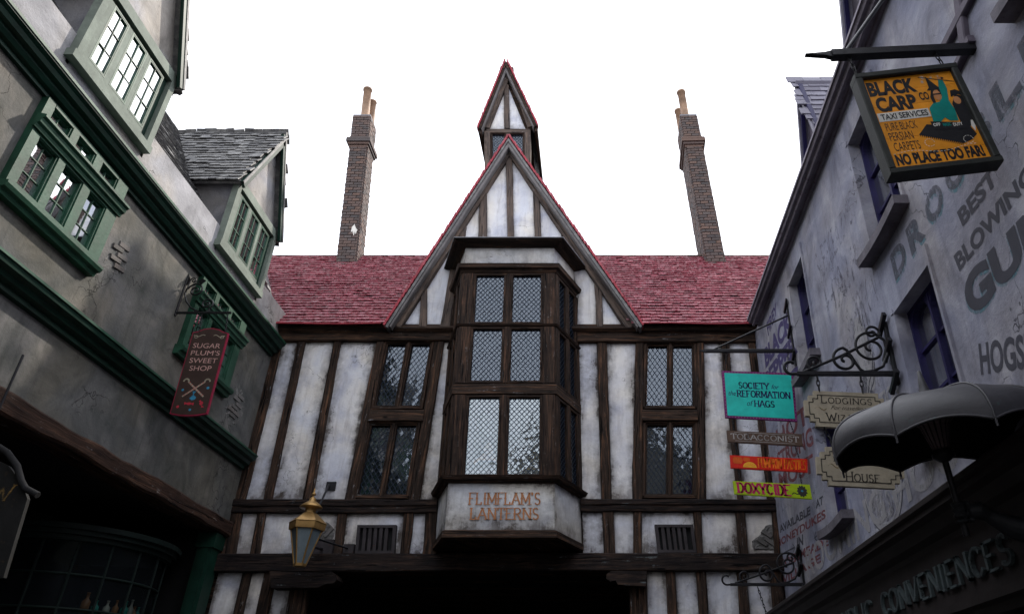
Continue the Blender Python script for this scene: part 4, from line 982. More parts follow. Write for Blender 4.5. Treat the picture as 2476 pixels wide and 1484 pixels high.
# dormers
def dormer(y0, slated=0):
    fr = Fr((-6.16, 0, 0), (0, 1, 0), (0, 0, 1)); y1 = y0 + 1.62; ym = (y0 + y1) / 2; z0 = 8.42; z1 = 9.66; za = 11.55
    ROOTD = LB
    m = MB(); P = [(y0, z0), (y1, z0), (y1, z1 + .1), (y0, z1 + .1)]
    m.box(fr, y0 - .03, z0 - .05, y1 + .03, z0 + .06, -.05, .07); m.box(fr, y0, z0 + .06, y0 + .10, z1 + .12, -.05, .06); m.box(fr, y1 - .10, z0 + .06, y1, z1 + .12, -.05, .06)
    m.box(fr, y0 + .1, z1 - .04, y1 - .1, z1 + .12, -.05, .06)
    S = mat_plain('weathered_green_grey_paint', (.16, .19, .16), .7, .3, 3, bump=.4, wear=(.07, .09, .07), wearpos=.62) if 'weathered_green_grey_paint' not in MATS else MATS['weathered_green_grey_paint']
    D = m.build('dormer', S, LB)
    m = MB(); m.box(fr, y0 + .1, z0 + .06, y0 + .12, z1 - .04, -.06, .02); m.box(fr, y1 - .225, z0 + .06, y1 - .1, z1 - .04, -.06, -.01)
    m.box(fr, y0 + .12, z1 - .10, y1 - .225, z1 - .04, -.06, -.01)
    m.build('deep_reveal', GREEN_D, D)
    m = MB()
    for a, b in ((.535, .625), (.975, 1.045), (.12, .215)): m.box(fr, y0 + a, z0 + .06, y0 + b, z1 - .10, -.06, .028)
    m.box(fr, y0 + .215, z0 + .06, y0 + 1.395, z0 + .17, -.06, .0275)
    m.build('mullion', S, D)
    for a, b in ((.235, .515), (.645, .955), (1.065, 1.375)):
        o = sash(LB, fr, y0 + a, z0 + .19, y0 + b, z1 - .12, 2, 3, zg=.005, cf=.03)
    # gable face, verge board, cheeks, roof
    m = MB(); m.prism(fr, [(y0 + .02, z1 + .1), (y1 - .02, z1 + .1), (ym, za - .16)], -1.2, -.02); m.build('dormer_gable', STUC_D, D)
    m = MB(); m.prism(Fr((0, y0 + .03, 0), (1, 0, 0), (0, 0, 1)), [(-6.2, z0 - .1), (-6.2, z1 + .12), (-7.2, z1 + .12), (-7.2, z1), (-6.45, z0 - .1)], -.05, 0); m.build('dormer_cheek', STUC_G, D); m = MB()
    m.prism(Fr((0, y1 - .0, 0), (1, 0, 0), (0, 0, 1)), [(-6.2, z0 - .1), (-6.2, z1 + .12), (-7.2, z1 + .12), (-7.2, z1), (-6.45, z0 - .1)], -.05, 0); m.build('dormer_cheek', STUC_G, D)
    m = MB(); m.box(fr, y0 + .12, z0 + .1, y1 - .12, z1, -.62, -.6); m.build('dormer_back', DARK, D)
    ov = .16; pa = V((ym, za)); 
    for sgn, e in ((-1, V((y0 - .10, z1 - .02))), (1, V((y1 + .10, z1 - .02)))):
        d = (e - pa); L = d.length; d /= L
        # green verge board under the roof edge
        m = MB(); c = V((-d.y, d.x)) * (.085 * (-1 if sgn > 0 else 1)) ; cc = c if c.y < 0 else -c
        m.beam(fr, pa + cc + d * .05, e + cc, .13, .13, .10, .15, .0, ch=.006); m.build('verge_board', GREEN_D, D)
        bdir = V((0, -d.x, -d.y)); o3 = V((-6.16 + ov, e.x, e.y))
        if sgn < 0: RF = Fr(o3, V((-1, 0, 0)), bdir)
        else: RF = Fr(o3, V((-1, 0, 0)), bdir)
        if RF.n.z < 0: RF = Fr(o3 , V((1, 0, 0)), bdir); flip = -1
        else: flip = 1
        xr = (0, 2.25) if flip > 0 else (-2.25, 0)
        m = MB(); m.box(RF, xr[0], 0, xr[1], L + .02, -.07, -.02); dr = m.build('dormer_roof', SLATE, LB)
        slates(RF, xr[0] + .05, xr[1], -.04, L, dr, maxn=(140 if slated and sgn < 0 else 0), inside=lambda x, y: True)
for y, s in ((5.80, 0), (9.58, 1), (2.05, 0)): dormer(y, s)
patch(LEFT, LB, [(310, 578), (318, 600), (305, 655), (290, 668), (262, 660), (240, 650), (262, 605), (285, 575)], .22, .075, BRG, BRICK_G, STUC, z=-.014, ang=.15)
patch(LEFT, LB, [(572, 915), (590, 950), (596, 985), (572, 1030), (548, 1020), (540, 985), (560, 975)], .22, .075, BRG, BRICK_G, STUC, z=-.014)
# ground floor: recess, pilaster, bow window
m = MB(); m.box(LEFT, -3, 0, YE + .3, 4.5, -2.2, -2.1); m.box(LEFT, -3, 4.46, YE, 4.5, -2.1, -.25); m.box(rb, -8.6, 12.42, -6.64, 12.48, 0, 4.5); m.box(rb, -8.6, 6.9, -6.3, 7.0, 0, 4.5); m.build('shop_wall', DARK, LB)
m = MB(); fr = Fr((0, 12.1, 0), (1, 0, 0), (0, 0, 1)); m.box(fr, -6.50, 0, -6.26, 4.44, -.3, 0); m.box(fr, -6.44, .4, -6.32, 4.2, 0, .02); m.box(fr, -6.53, 4.2, -6.23, 4.43, -.3, .035); m.build('pilaster', GREEN_D, LB)
bc = V((-7.72, 11.12)); br = 1.16; NBW = 7
def bowpt(t, r, z): a = radians(-95 + 140 * t); return V((bc.x + r * cos(a), bc.y + r * sin(a) * 1.05, z))
m = MB()
for i in range(NBW + 1):
    m.tube([bowpt(i / NBW, br, .9), bowpt(i / NBW, br, 3.86)], .018, 6)
for j in range(8):
    m.tube([bowpt(k / 28, br, .9 + j * .423) for k in range(29)], .016, 6)
BGR = mat_plain('black_green_paint', (.004, .011, .009), .6, .3, 3)
BW = m.build('bow_window', BGR, LB)
for i in range(NBW):
    for j in range(7):
        p = MB(); z0, z1 = .9 + j * .423, .9 + (j + 1) * .423; p.face([bowpt(i / NBW, br, z0), bowpt((i + 1) / NBW, br, z0), bowpt((i + 1) / NBW, br, z1), bowpt(i / NBW, br, z1)]); p.build('pane', GLASS_D, BW)
m = MB()
for r0, r1, z0, z1 in ((br - .1, br + .06, 3.86, 3.92), (br - .1, br + .12, 3.92, 3.98), (br - .1, br + .17, 3.98, 4.05)):
    pts = lambda z: [bowpt(k / 24, r1, z) for k in range(25)] + [V((-8.3, 11.7, z)), V((-8.3, 9.4, z))]
    a, b = pts(z0), pts(z1); m.face(a[::-1]); m.face(b)
    for k in range(len(a)): k2 = (k + 1) % len(a); m.face([a[k], a[k2], b[k2], b[k]])
m.build('bow_window_cornice', BGR, LB)
m = MB()
for zz in (1.3, 2.15, 3.0):
    m.face([bowpt(k / 12, br - .08, zz) for k in range(13)] + [V((-8.2, 11.6, zz)), V((-8.2, 9.6, zz))])
m.build('display_shelf', WOODD, LB)
BOTM = [mat_plain('amber_bottle_glass', (.20, .09, .03), .15, .3, 8, bump=0), mat_plain('green_bottle_glass', (.02, .22, .16), .15, .3, 8, bump=0), mat_plain('pale_bottle_glass', (.30, .30, .24), .2, .3, 8, bump=0)]
ORD = ('first', 'second', 'third', 'fourth', 'fifth', 'sixth', 'seventh', 'eighth')
for k in range(16):
    t = .40 + .55 * (k % 8) / 8 + random.uniform(-.02, .02); zz = (3.005, 2.155)[k // 8]; p = bowpt(t, br - .20 + random.uniform(-.04, .03), zz); h = random.uniform(.17, .30)
    m = MB(); r = random.uniform(.04, .06); m.lathe(p, [(0, 0), (r, 0), (r, h * .55), (r * .35, h * .72), (r * .35, h * .95), (r * .45, h * .95), (r * .45, h), (0, h)], 12)
    o = m.build('bottle', BOTM[k % 3]); tag(o, '%s bottle, %s from the left on the %s shelf in the bow window' % (('amber', 'green', 'pale')[k % 3], ORD[k % 8], ('upper', 'lower')[k // 8]), 'bottle', 'bottles on the shelves of the bow window')
# =====================================================================================
# RIGHT BUILDING: lilac grey render with painted advertisements
# =====================================================================================
RB = thing('rendered_corner_building', 'tall lilac grey rendered building with faded painted advertisements and violet windows on the right', 'building', (XR, 6, 0))
def ry(Y): return -Y                                      # RIGHT frame runs towards the viewer
zT = 8.28
wins = []
for (Ya, Yb) in ((8.92, 9.80), (5.66, 6.60), (2.42, 3.40)): wins.append((-Yb, 6.16, -Ya, 7.74))
for (Ya, Yb) in ((8.72, 9.64), (5.52, 6.44), (2.30, 3.25)): wins.append((-Yb, 3.92, -Ya, 5.30))
m = MB(); wall_holes(m, RIGHT, -(YF - .01), 3.25, 4, zT, wins, -.30, 0); m.build('wall', LILAC, RB)
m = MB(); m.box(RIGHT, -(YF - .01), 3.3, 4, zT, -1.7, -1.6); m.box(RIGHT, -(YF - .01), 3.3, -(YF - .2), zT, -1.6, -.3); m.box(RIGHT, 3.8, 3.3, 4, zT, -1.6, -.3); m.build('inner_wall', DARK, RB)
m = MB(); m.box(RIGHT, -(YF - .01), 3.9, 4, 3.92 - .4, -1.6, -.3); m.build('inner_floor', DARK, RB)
YC = mat_plain('olive_curtain', (.24, .22, .07), .9, .25, 8)
for i, (x0, z0, x1, z1) in enumerate(wins):
    W = x1 - x0
    m = MB(); m.box(RIGHT, x0 - .05, z1 + .0, x0, z1 + .06, 0, .012); m.build('hood_moulding', LILAC, RB); m = MB(); m.box(RIGHT, x1 + .03, z0 - .02, x1 + .07, z1 + .17, -.02, .03); m.build('side_moulding', LILAC, RB)
    # sloping reveal boards
    m = MB()
    # curved sagging sill
    n = 8; zs = [z0 - .03 - .035 * sin(pi * k / n) for k in range(n + 1)]
    P = [(x0 - .10 + (W + .2) * k / n, zs[k]) for k in range(n + 1)] + [(x1 + .1 - (W + .2) * k / n, zs[n - k] - .10) for k in range(n + 1)]
    m.prism(RIGHT, P, -.12, .15); m.build('sill', SILL, RB)
    m = MB(); d = -.20; f = .032
    for a in ((x0, z0, x0 + f, z1), (x1 - f, z0, x1, z1), (x0 + f, z0, x1 - f, z0 + f), (x0 + f, z1 - f, x1 - f, z1)): m.box(RIGHT, *a, d - .05, d + .06)
    m.box(RIGHT, (x0 + x1) / 2 - .018, z0 + f, (x0 + x1) / 2 + .018, z1 - f, d - .05, d + .055)
    for j in (1, 2):
        zz = z0 + (z1 - z0) * j / 3; m.box(RIGHT, x0 + f, zz - .014, x1 - f, zz + .014, d - .02, d + .03)
    # rounded heads of the lights
    for (a, b) in ((x0 + f, (x0 + x1) / 2 - .03), ((x0 + x1) / 2 + .03, x1 - f)):
        c = (a + b) / 2; r = (b - a) / 2
        for s in (-1, 1): m.prism(RIGHT, [(c + s * r, z1 - f + .003)] + [(c + s * r * cos(radians(t)), z1 - f - r * .8 + r * .8 * sin(radians(t))) for t in range(0, 91, 15)], d - .03, d + .052)
    wo = m.build('window', PURP, RB)
    for (a, b) in ((x0 + f, (x0 + x1) / 2 - .03), ((x0 + x1) / 2 + .03, x1 - f)):
        for j in range(3):
            p = MB(); c0 = z0 + (z1 - z0) * j / 3; c1 = z0 + (z1 - z0) * (j + 1) / 3; tx = random.gauss(0, .006)
            p.face([RIGHT.w(x, z, d + (x - a) * tx) for x, z in ((a, c0), (b, c0), (b, c1), (a, c1))]); p.build('pane', GLASS_R, wo)
    curtain(RB, RIGHT, x0 + .05, z0, x0 + .30, z1, d - .12, YC); curtain(RB, RIGHT, x1 - .3, z0, x1 - .05, z1, d - .13, YC)
# roof cornice of the right building
cornice(RIGHT, RB, -(YF - .6), 4, [(0, 8.16), (.04, 8.16), (.05, 8.20), (.09, 8.21), (.11, 8.17), (.14, 8.17), (.16, 8.22), (.20, 8.22), (.22, 8.27), (.24, 8.27), (.22, 8.36), (.16, 8.44), (0, 8.48)], mat_plain('mauve_cornice_render', (.17, .15, .18), .8, .4, 2, bump=.4, wear=(.08, .06, .08), wearpos=.58), 'roof_cornice')
cornice(RIGHT, RB, -(YF - .6), 4, [(.12, 8.445), (.17, 8.445), (.17, 8.465), (.12, 8.475)], LEADS, 'gutter_edge')
RRa = V((XR - .08, 0, 8.49)); RRr = V((XR + 2.2, 0, 12.0))
RROOF = Fr((RRa.x, 0, RRa.z), (0, -1, 0), (RRr - RRa).normalized()); m = MB(); m.box(RROOF, -(YF - .6), 0, 4, (RRr - RRa).length, -.15, -.0)
m.face([V((5.2, -4, 12)), V((5.2, YF - .6, 12)), V((8, YF - .6, 8.4)), V((8, -4, 8.4))]); m.build('roof', SLATE_V, RB)
m = MB(); m.face([V((3.0, 4 * -1, 3.3)), V((8, -4, 3.3)), V((8, -4, 8.4)), V((5.2, -4, 12)), V((3, -4, 8.4))]); m.box(rb, 3.31, YF - .25, 8, YF - .03, 3.3, 8.4); m.face([V((3.0, YF - .65, 8.4)), V((8, YF - .65, 8.4)), V((5.2, YF - .65, 12))]); m.build('end_wall', LILAC, RB)
SV = tile_mesh('slate', .24, .2, .02, SLATE_V, .006)
def rdormer(Ya):
    xa = 2.93; za = 1.6 + 8.43; zb = 1.6 + 6.98; hw = .42
    pa = V((xa, Ya, za))
    for s in (-1, 1):
        e = V((xa, Ya + s * hw, zb)); d = e - pa; L = d.length
        F = Fr(e, (1, 0, 0), (-d).normalized())
        if F.n.dot(V((0, s, .3))) < 0: F = Fr(e, (-1, 0, 0), (-d).normalized()); x0, x1 = -1.9, 0
        else: x0, x1 = 0, 1.9
        m = MB(); m.box(F, x0, 0, x1, L, -.06, -.01); o = m.build('dormer_roof', SLATE_V, RB)
        if s < 0:
            ny = int(L / .13)
            for j in range(ny + 1):
                x = x0 + random.random() * -.2
                while x < x1:
                    w_ = .24 * random.uniform(.85, 1.15); cx = x + w_ / 2; x += w_
                    if cx < x0 or cx > x1: continue
                    M = Matrix((F.a, F.b, F.n)).transposed().to_4x4(); M.translation = F.w(cx, j * L / ny - .02, .008)
                    link('slate', random.choice(SV), SLATE_V, o, M @ Matrix.Rotation(-radians(6 + random.gauss(0, 1)), 4, 'X') @ Matrix.Diagonal((w_ / .245, 1, 1, 1)))
        V_ = Fr((xa + .05, 0, 0), (0, -1, 0), (0, 0, 1)); m = MB(); m.beam(V_, (-Ya, za - .09), (-(Ya + s * (hw - .03)), zb), .11, .11, -.04, .02, 0, ch=.005); m.build('verge_board', PURP, RB)
    m = MB(); V_ = Fr((xa + .14, 0, 0), (0, -1, 0), (0, 0, 1)); m.prism(V_, [(-Ya - hw + .08, zb - .5), (-Ya + hw - .08, zb - .5), (-Ya + hw - .08, zb + .02), (-Ya, za - .2), (-Ya - hw + .08, zb + .02)], -1.3, 0); m.build('dormer_wall', LILTRIM, RB)
rdormer(7.72); rdormer(5.60)
# shop front cornice with raised letters
SHOPM = mat_plain('shopfront_dark_paint', (.026, .021, .021), .6, .3, 3)
cornice(RIGHT, RB, -(YF - .02), 4, [(0, 2.98), (.10, 2.98), (.12, 3.02), (.20, 3.05), (.26, 3.12), (.34, 3.14), (.34, 3.19), (.38, 3.20), (.38, 3.24), (.34, 3.27), (0, 3.30)], SHOPM, 'shop_cornice')
m = MB(); m.box(RIGHT, -(YF - .02), 2.50, 4, 2.98, -.2, .10); FAS = m.build('fascia', SHOPM, RB)
cornice(RIGHT, RB, -(YF - .02), 4, [(0, 2.36), (.08, 2.36), (.10, 2.42), (.16, 2.44), (.16, 2.50), (0, 2.50)], SHOPM, 'fascia_moulding')
m = MB(); m.box(RIGHT, -(YF - .02), 0, 4, 2.36, -.5, -.45); m.box(RIGHT, -(YF - .02), 2.3, 4, 2.36, -.45, 0); m.build('shop_front', DARK, RB)
for k in range(5): m = MB(); m.box(RIGHT, -(YF - .1) + k * 3.2, 0, -(YF - .5) + k * 3.2, 2.36, -.45, .04); m.build('shop_pilaster', SHOPM, RB)
FF = Fr((XR - .10, 0, 0), (0, -1, 0), (0, 0, 1))
b0 = FF.px(2140, 1470)[0]; b1 = FF.px(2462, 1362)[0]
words_ = "PUBLIC CONVENIENCES"; cwid = (b1 - b0) / (12 + 11 * .14 * 1.0)
def raised(word, x0, x1):
    ws = [SG[c][0] for c in word]; k = (x1 - x0) / (sum(ws) + .16 * (len(word) - 1)); x = x0
    for c, w_ in zip(word, ws):
        m = MB(); put_serif(m, FF, c, x, 2.63, x + w_ * k, 2.83, .02, wt=.17, slab=.16); o = m.build('raised_letter', S_SLATEL, FAS); sd_ = o.modifiers.new('s', 'SOLIDIFY'); sd_.thickness = .03; sd_.offset = 0
        x += (w_ + .16) * k
raised('CONVENIENCES', b0, b1); raised('PUBLIC', b0 - .35 - (b1 - b0) * .47, b0 - .3)
# ---------------------------------------------------------------- painted advertisements (flat print on the wall)
def wtext(s, TL, TR, BR, BL, mat, z=.003, off=.03, serif=False, name='painted_lettering', **k):
    q = qpx(RIGHT, TL, TR, BR, BL); m = MB()
    if serif: put_serif(m, q, s, 0, 0, q.W, q.H, z, **k)
    else: put_text(m, q, s, 0, 0, q.W, q.H, z, off)
    # lift along the wall normal
    return m.build(name, mat, RB)
Yd = -RIGHT.px(2157, 640)[0]; Yl = -RIGHT.px(2400, 250)[0]; pt_ = (Yd - Yl) / 5.0
zlo = RIGHT.px(2170, 675)[1]; zhi = RIGHT.px(2155, 614)[1]
for k, c in enumerate("DROOBLE'S"):
    for off_, mt, zz in ((-.035, P_CYAN, .002), (0, P_MID, .004)):
        m = MB(); wd = pt_ * (.3 if c == "'" else .78); z0_ = zlo + (.2 if c == "'" else 0); put_text(m, RIGHT, c, -Yd + pt_ * k, z0_ + off_, -Yd + pt_ * k + wd, zhi + off_, zz, .045); m.build('painted_lettering', mt, RB)
wtext('BEST', (2314, 513), (2399, 398), (2414, 438), (2329, 549), P_DARK, .003, .04)
wtext('BLOWING', (2306, 619), (2490, 388), (2506, 428), (2321, 657), P_DARK, .003, .04)
for dv, mt, zz in ((9, P_CYAN, .002), (0, P_DARK, .004)): wtext('GUM', (2322, 682 + dv), (2540, 448 + dv), (2566, 540 + dv), (2352, 774 + dv), mt, zz, .05)
wtext('HOGSMEADE', (2366, 830), (2640, 770), (2646, 868), (2373, 907), P_DARK, .003, .03)
m = MB(); put_text(m, RIGHT, 'ROOMING HOUSE', RIGHT.px(1955, 1400)[0], 3.53, RIGHT.px(2455, 1150)[0], 3.90, .0045, .02); m.build('painted_lettering', P_PALE, RB)
wtext("SLEEKEAZY'S", (1968, 615), (2057, 470), (2063, 536), (1985, 686), P_FAINT, .003, .0)
wtext("HAIR", (1991, 697), (2073, 570), (2084, 645), (2007, 783), P_FAINT, .003, .0); wtext("POTION", (2060, 720), (2110, 640), (2125, 730), (2075, 805), P_FAINT, .003, .0)
wtext('FIREY', (1853, 783), (1877, 730), (1880, 756), (1858, 813), P_PURP); wtext('BLACK', (1847, 846), (1909, 742), (1917, 790), (1852, 892), P_PURP, off=.05)
wtext('PEPPER', (1848, 905), (1922, 800), (1930, 850), (1854, 950), P_PURP, off=.05); wtext('IMPS', (1850, 960), (1930, 880), (1935, 925), (1855, 1000), P_PURP, off=.05)
for s, a, b, c, d in (('HOT', (1876, 1040), (1950, 975), (1958, 1020), (1880, 1080)), ('STRONG', (1878, 1095), (1962, 1030), (1968, 1075), (1882, 1130)), ('MOST', (1882, 1145), (1965, 1095), (1970, 1140), (1886, 1180))): wtext(s, a, b, c, d, P_RED, off=.03)
wtext('AVAILABLE', (1884, 1270), (1959, 1222), (1960, 1243), (1887, 1288), P_DARK); wtext('AT', (1972, 1209), (1990, 1197), (1991, 1217), (1974, 1229), P_DARK)
wtext('HONEYDUKES', (1878, 1306), (1996, 1229), (1997, 1252), (1880, 1323), P_RED); wtext('IN', (1927, 1300), (1942, 1290), (1943, 1316), (1928, 1325), P_DARK)
wtext('HOGSMEADE', (1886, 1354), (2003, 1294), (2004, 1318), (1888, 1375), P_RED); wtext('VILLAGE', (1891, 1392), (1984, 1336), (1986, 1358), (1893, 1413), P_RED)
# painted arrows between the words
for (A_, B_) in (((1886, 1341), (1922, 1322)), ((2000, 1270), (1970, 1300))):
    m = MB(); a = V(RIGHT.px(*A_)); b = V(RIGHT.px(*B_)); put_strokes(m, RIGHT, [a, b], .02, .003); d = (b - a).normalized(); q_ = V((-d.y, d.x)); put_strokes(m, RIGHT, [b - d * .1 + q_ * .06, b, b - d * .1 - q_ * .06], .02, .0035); m.build('painted_arrow', P_DARK, RB)
# round painted emblem with curved words, and the faded portrait panel above it
c = V(RIGHT.px(2128, 1150)); Rr = .50
def ringseg(c, r0, r1, a0, a1, mat, z, sx=1.0, n=28, name='painted_ring'):
    m = MB(); rw = [[RIGHT.w(c.x + sx * r * cos(radians(a0 + (a1 - a0) * k / n)), c.y + r * sin(radians(a0 + (a1 - a0) * k / n)), z) for k in range(n + 1)] for r in (r1, r0)]; m.grid(rw, smooth=False); return m.build(name, mat, RB)
ringseg(c, .0, Rr * .95, 180, 360, P_BLOT, .002, 1.0); ringseg(c, Rr * .98, Rr * 1.02, 170, 370, P_PALE, .0035); ringseg(c, Rr * 1.06, Rr * 1.14, 175, 365, P_PALE, .0036); ringseg(c, Rr * 1.14, Rr * 1.17, 175, 365, P_DARK, .003)
def arctext(s, c, r, a0, a1, h, mat, z):
    m = MB(); n = len(s)
    for i, ch in enumerate(s):
        if ch == ' ': continue
        a = radians(a0 + (a1 - a0) * (i + .5) / n); o = RIGHT.w(c.x + r * cos(a), c.y + r * sin(a), 0); t = a + pi / 2
        F = Fr(o, RIGHT.a * cos(t) + RIGHT.b * sin(t), RIGHT.b * cos(t) - RIGHT.a * sin(t)); w_ = abs(radians(a1 - a0)) * r / n * .78
        put_text(m, F, ch, -w_ / 2, -h / 2, w_ / 2, h / 2, z, .03)
    m.build('painted_lettering', mat, RB)
arctext('FOR ALL HAIR TYPES', c, Rr * .83, 197, 343, .085, P_PALE, .004)
arctext('SCALP  CREAM', c, Rr * .56, 196, 344, .17, P_PALE, .004)
pc = V(RIGHT.px(2092, 862))
for dx, dy, rx, ry_, mt, z in ((0, 0, .30, .62, P_BLOT, .0020), (-.03, .10, .2, .42, P_PALE, .003), (.16, .2, .16, .42, P_BLOT, .0035), (-.1, -.33, .14, .18, P_MID, .0036), (.05, -.28, .12, .15, P_PALE, .0040)):
    m = MB(); N = 40; cc = pc + V((dx, dy)); fpoly(m, RIGHT, [(cc.x + rx * cos(2 * pi * k / N) * (1 + .25 * noise.noise(V((k * .9, dx * 9, 1)))), cc.y + ry_ * sin(2 * pi * k / N) * (1 + .25 * noise.noise(V((k * .9, dy * 9, 5))))) for k in range(N)], z); m.build('painted_portrait_patch', mt, RB)
for k in range(4):
    m = MB(); cc = V(RIGHT.px(2098, 955)); put_strokes(m, RIGHT, [(cc.x - .28 + .65 * t / 14, cc.y - .22 + .05 * k + .45 * (t / 14) ** 2 + .04 * sin(t * .9)) for t in range(15)], .022, .0045 + k * .0002); m.build('painted_ribbon', P_PALE if k % 2 else P_DARK, RB)
wtext('XTRA', (2096, 985), (2118, 955), (2122, 985), (2100, 1012), P_PALE, .005); wtext('MEDICATION', (2070, 1000), (2170, 915), (2176, 955), (2080, 1045), P_PALE, .005)
# iron wall anchors: straps and crosses bolted to the wall
def strap(p0, p1, w=.09, z=.05, name='wall_strap', parent=None):
    a, b = V(RIGHT.px(*p0)), V(RIGHT.px(*p1)); m = MB(); m.beam(RIGHT, a, b, w, w, 0, z, 0, ch=.01); return m.build(name, LILTRIM, parent or RB)
strap((2318, -60), (2342, 125), .10); strap((2372, -40), (2290, 118), .09, .055)
strap((2357, 92), (2297, 215), .075, .06)
# =====================================================================================
# SIGNS
# =====================================================================================
def chain(parent, p0, p1, n=None, r=.017, name='chain_link'):
    p0, p1 = V(p0), V(p1); L = (p1 - p0).length; n = n or max(3, int(L / (r * 2.3))); d = (p1 - p0).normalized(); ax = d.cross(V((0, 1, 0.01))).normalized(); ay = d.cross(ax)
    for i in range(n):
        c = p0 + (p1 - p0) * ((i + .5) / n); u_ = ax if i % 2 else ay; h = L / n * .72
        m = MB(); m.tube([c + d * (h * cos(2 * pi * k / 12)) + u_ * (r * .62 * sin(2 * pi * k / 12)) for k in range(13)], r * .24, 6); m.build(name, IRON, parent)
def scroll(c, r, a0, turns, ax, ay, n=40, r1=.12):
    c = V(c); return [c + (ax * cos(a0 + turns * 2 * pi * k / n) + ay * sin(a0 + turns * 2 * pi * k / n)) * (r * (1 - (1 - r1) * k / n)) for k in range(n + 1)]
def board(name, label, cat, fr, TL, TR, BR, BL, th, edge, face, border=None, bw=.02, group=None, z0=0.0):
    q = qpx(fr, TL, TR, BR, BL); o = q.w(q.W / 2, q.H, 0)
    t = thing(name, label, cat, o, group); m = MB(); m.box(q, 0, 0, q.W, q.H, -th, 0)
    bo = m.build('board', edge, t); bv = bo.modifiers.new('b', 'BEVEL'); bv.width = .004; bv.segments = 1
    m = MB(); m.box(q, bw, bw, q.W - bw, q.H - bw, -.004, .003); m.build('painted_face', face, t)
    return t, q
def letters(t, mat, *specs, name='lettering', serif=False, **kw):
    m = MB()
    for s in specs:
        if serif: put_serif(m, *s, **kw)
        else: put_text(m, *s, **kw)
    return m.build(name, mat, t)
# --- black carp taxi sign
YBC = 3.98; FB = facing(YBC)
q = qpx(FB, (2064, 181), (2309, 153), (2426, 391), (2153, 423))
t = thing('hanging_sign', 'square orange sign reading black carp taxi services in a black wooden frame', 'sign', q.w(q.W / 2, q.H, 0))
W, H = q.W, q.H; f = .055
for k in range(6):
    m = MB(); hh = (H - f * 1.2) / 6; m.box(q, f * .6, f * .6 + hh * k + .0012, W - f * .6, f * .6 + hh * (k + 1) - .0012, -.05, -.022); m.build('plank', S_ORANGE, t)
for a in (((0, f / 2), (W, f / 2)), ((0, H - f / 2), (W, H - f / 2)), ((f / 2, f), (f / 2, H - f)), ((W - f / 2, f), (W - f / 2, H - f))):
    m = MB(); m.beam(q, a[0], a[1], f, f, -.10, .015, .002, ch=.008); m.build('frame_bar', mat_plain('worn_black_frame', (.022, .024, .022), .6, .4, 6, wear=(.10, .11, .09), wearpos=.66) if 'worn_black_frame' not in MATS else MATS['worn_black_frame'], t)
s = q.sub(f, f, W - f, H - f, -.0205); SW, SH = s.W, s.H
def T(x, y): return (x * SW, y * SH)
def tx(m, st, x0, y0, x1, y1, z=.0, off=.03): put_text(m, s, st, x0 * SW, y0 * SH, x1 * SW, y1 * SH, z, off)
m = MB(); tx(m, 'BLACK', .03, .80, .56, .97, off=.05); tx(m, 'CARP', .06, .615, .50, .785, off=.05); tx(m, 'CO', .55, .70, .655, .79); tx(m, 'NO PLACE TOO FAR!', .05, .035, .96, .155, off=.05)
tx(m, 'TAXI SERVICES', .06, .525, .565, .59, z=.003, off=.02); tx(m, 'PURE BLACK', .07, .405, .40, .49, off=.0); tx(m, 'PERSIAN', .07, .295, .32, .385, off=.0); tx(m, 'CARPETS', .08, .185, .35, .275, off=.0)
# carpet, bar, hat and cloaks of the two riders
def pl(m, P, z): m.face([s.w(x * SW, y * SH, z) for x, y in P])
pl(m, [(.38, .33), (.50, .43), (.94, .36), (.97, .27), (.90, .22), (.80, .19)], .0004)
for k in range(22):
    a = .385 + .41 * k / 22; b = .33 - .145 * k / 22; pl(m, [(a, b + .004), (a + .014, b), (a + .004, b - .03)], .0006)
pl(m, [(.655, .80), (.72, .795), (.80, .80), (.86, .795), (.845, .815), (.79, .83), (.70, .965), (.69, .83)], .0012)
pl(m, [(.67, .60), (.66, .72), (.70, .80), (.74, .80), (.70, .72), (.70, .60)], .0008); pl(m, [(.84, .60), (.82, .74), (.80, .80), (.77, .80), (.79, .70), (.79, .6)], .0009)
pl(m, [(.90, .68), (.93, .72), (1.0, .70), (1.0, .36), (.86, .36), (.86, .62)], .0006); pl(m, [(.88, .70), (.90, .77), (.96, .78), (1.0, .75), (1.0, .7), (.97, .72)], .0011)
pl(m, ell(.86, .925, .035, .014, 12), .0012)
m.build('black_print', S_BLACK, t)
m = MB(); pl(m, [(.03, .51), (.585, .51), (.585, .605), (.03, .605)], .001); tx(m, 'OFF', .565, .395, .64, .43, z=.0032); tx(m, 'DUTY', .77, .375, .87, .41, z=.0032)
for cx, cy, r in ((.665, .955, .035), (.645, .905, .028), (.76, .945, .022), (.84, .955, .016)):
    for k in range(4):
        a = k * pi / 4; dx, dy = cos(a) * r, sin(a) * r; pl(m, [(cx - dx, cy - dy), (cx - dy * .12, cy + dx * .12), (cx + dx, cy + dy), (cx + dy * .12, cy - dx * .12)], .001)
pl(m, [(.95, .36), (.97, .42), (.99, .42), (.995, .36), (.97, .30)], .0022)
for cx, cy, r, a0, a1 in ((.455, .235, .05, 0, 330), (.86, .225, .05, 0, 330)):
    for k in range(10):
        a = radians(a0 + (a1 - a0) * k / 10); b = a + .35; put_strokes(m, s, [((cx + r * cos(a)) * SW, (cy + r * .8 * sin(a)) * SH), ((cx + r * cos(b)) * SW, (cy + r * .8 * sin(b)) * SH)], .004, .001)
for k in range(24):
    x = .05 + .88 * k / 24; yy = .165 + .02 * sin(k * .35) - .01; put_strokes(m, s, [(x * SW, yy * SH), ((x + .02) * SW, yy * SH)], .004, .001)
m.build('white_print', S_WHITE, t)
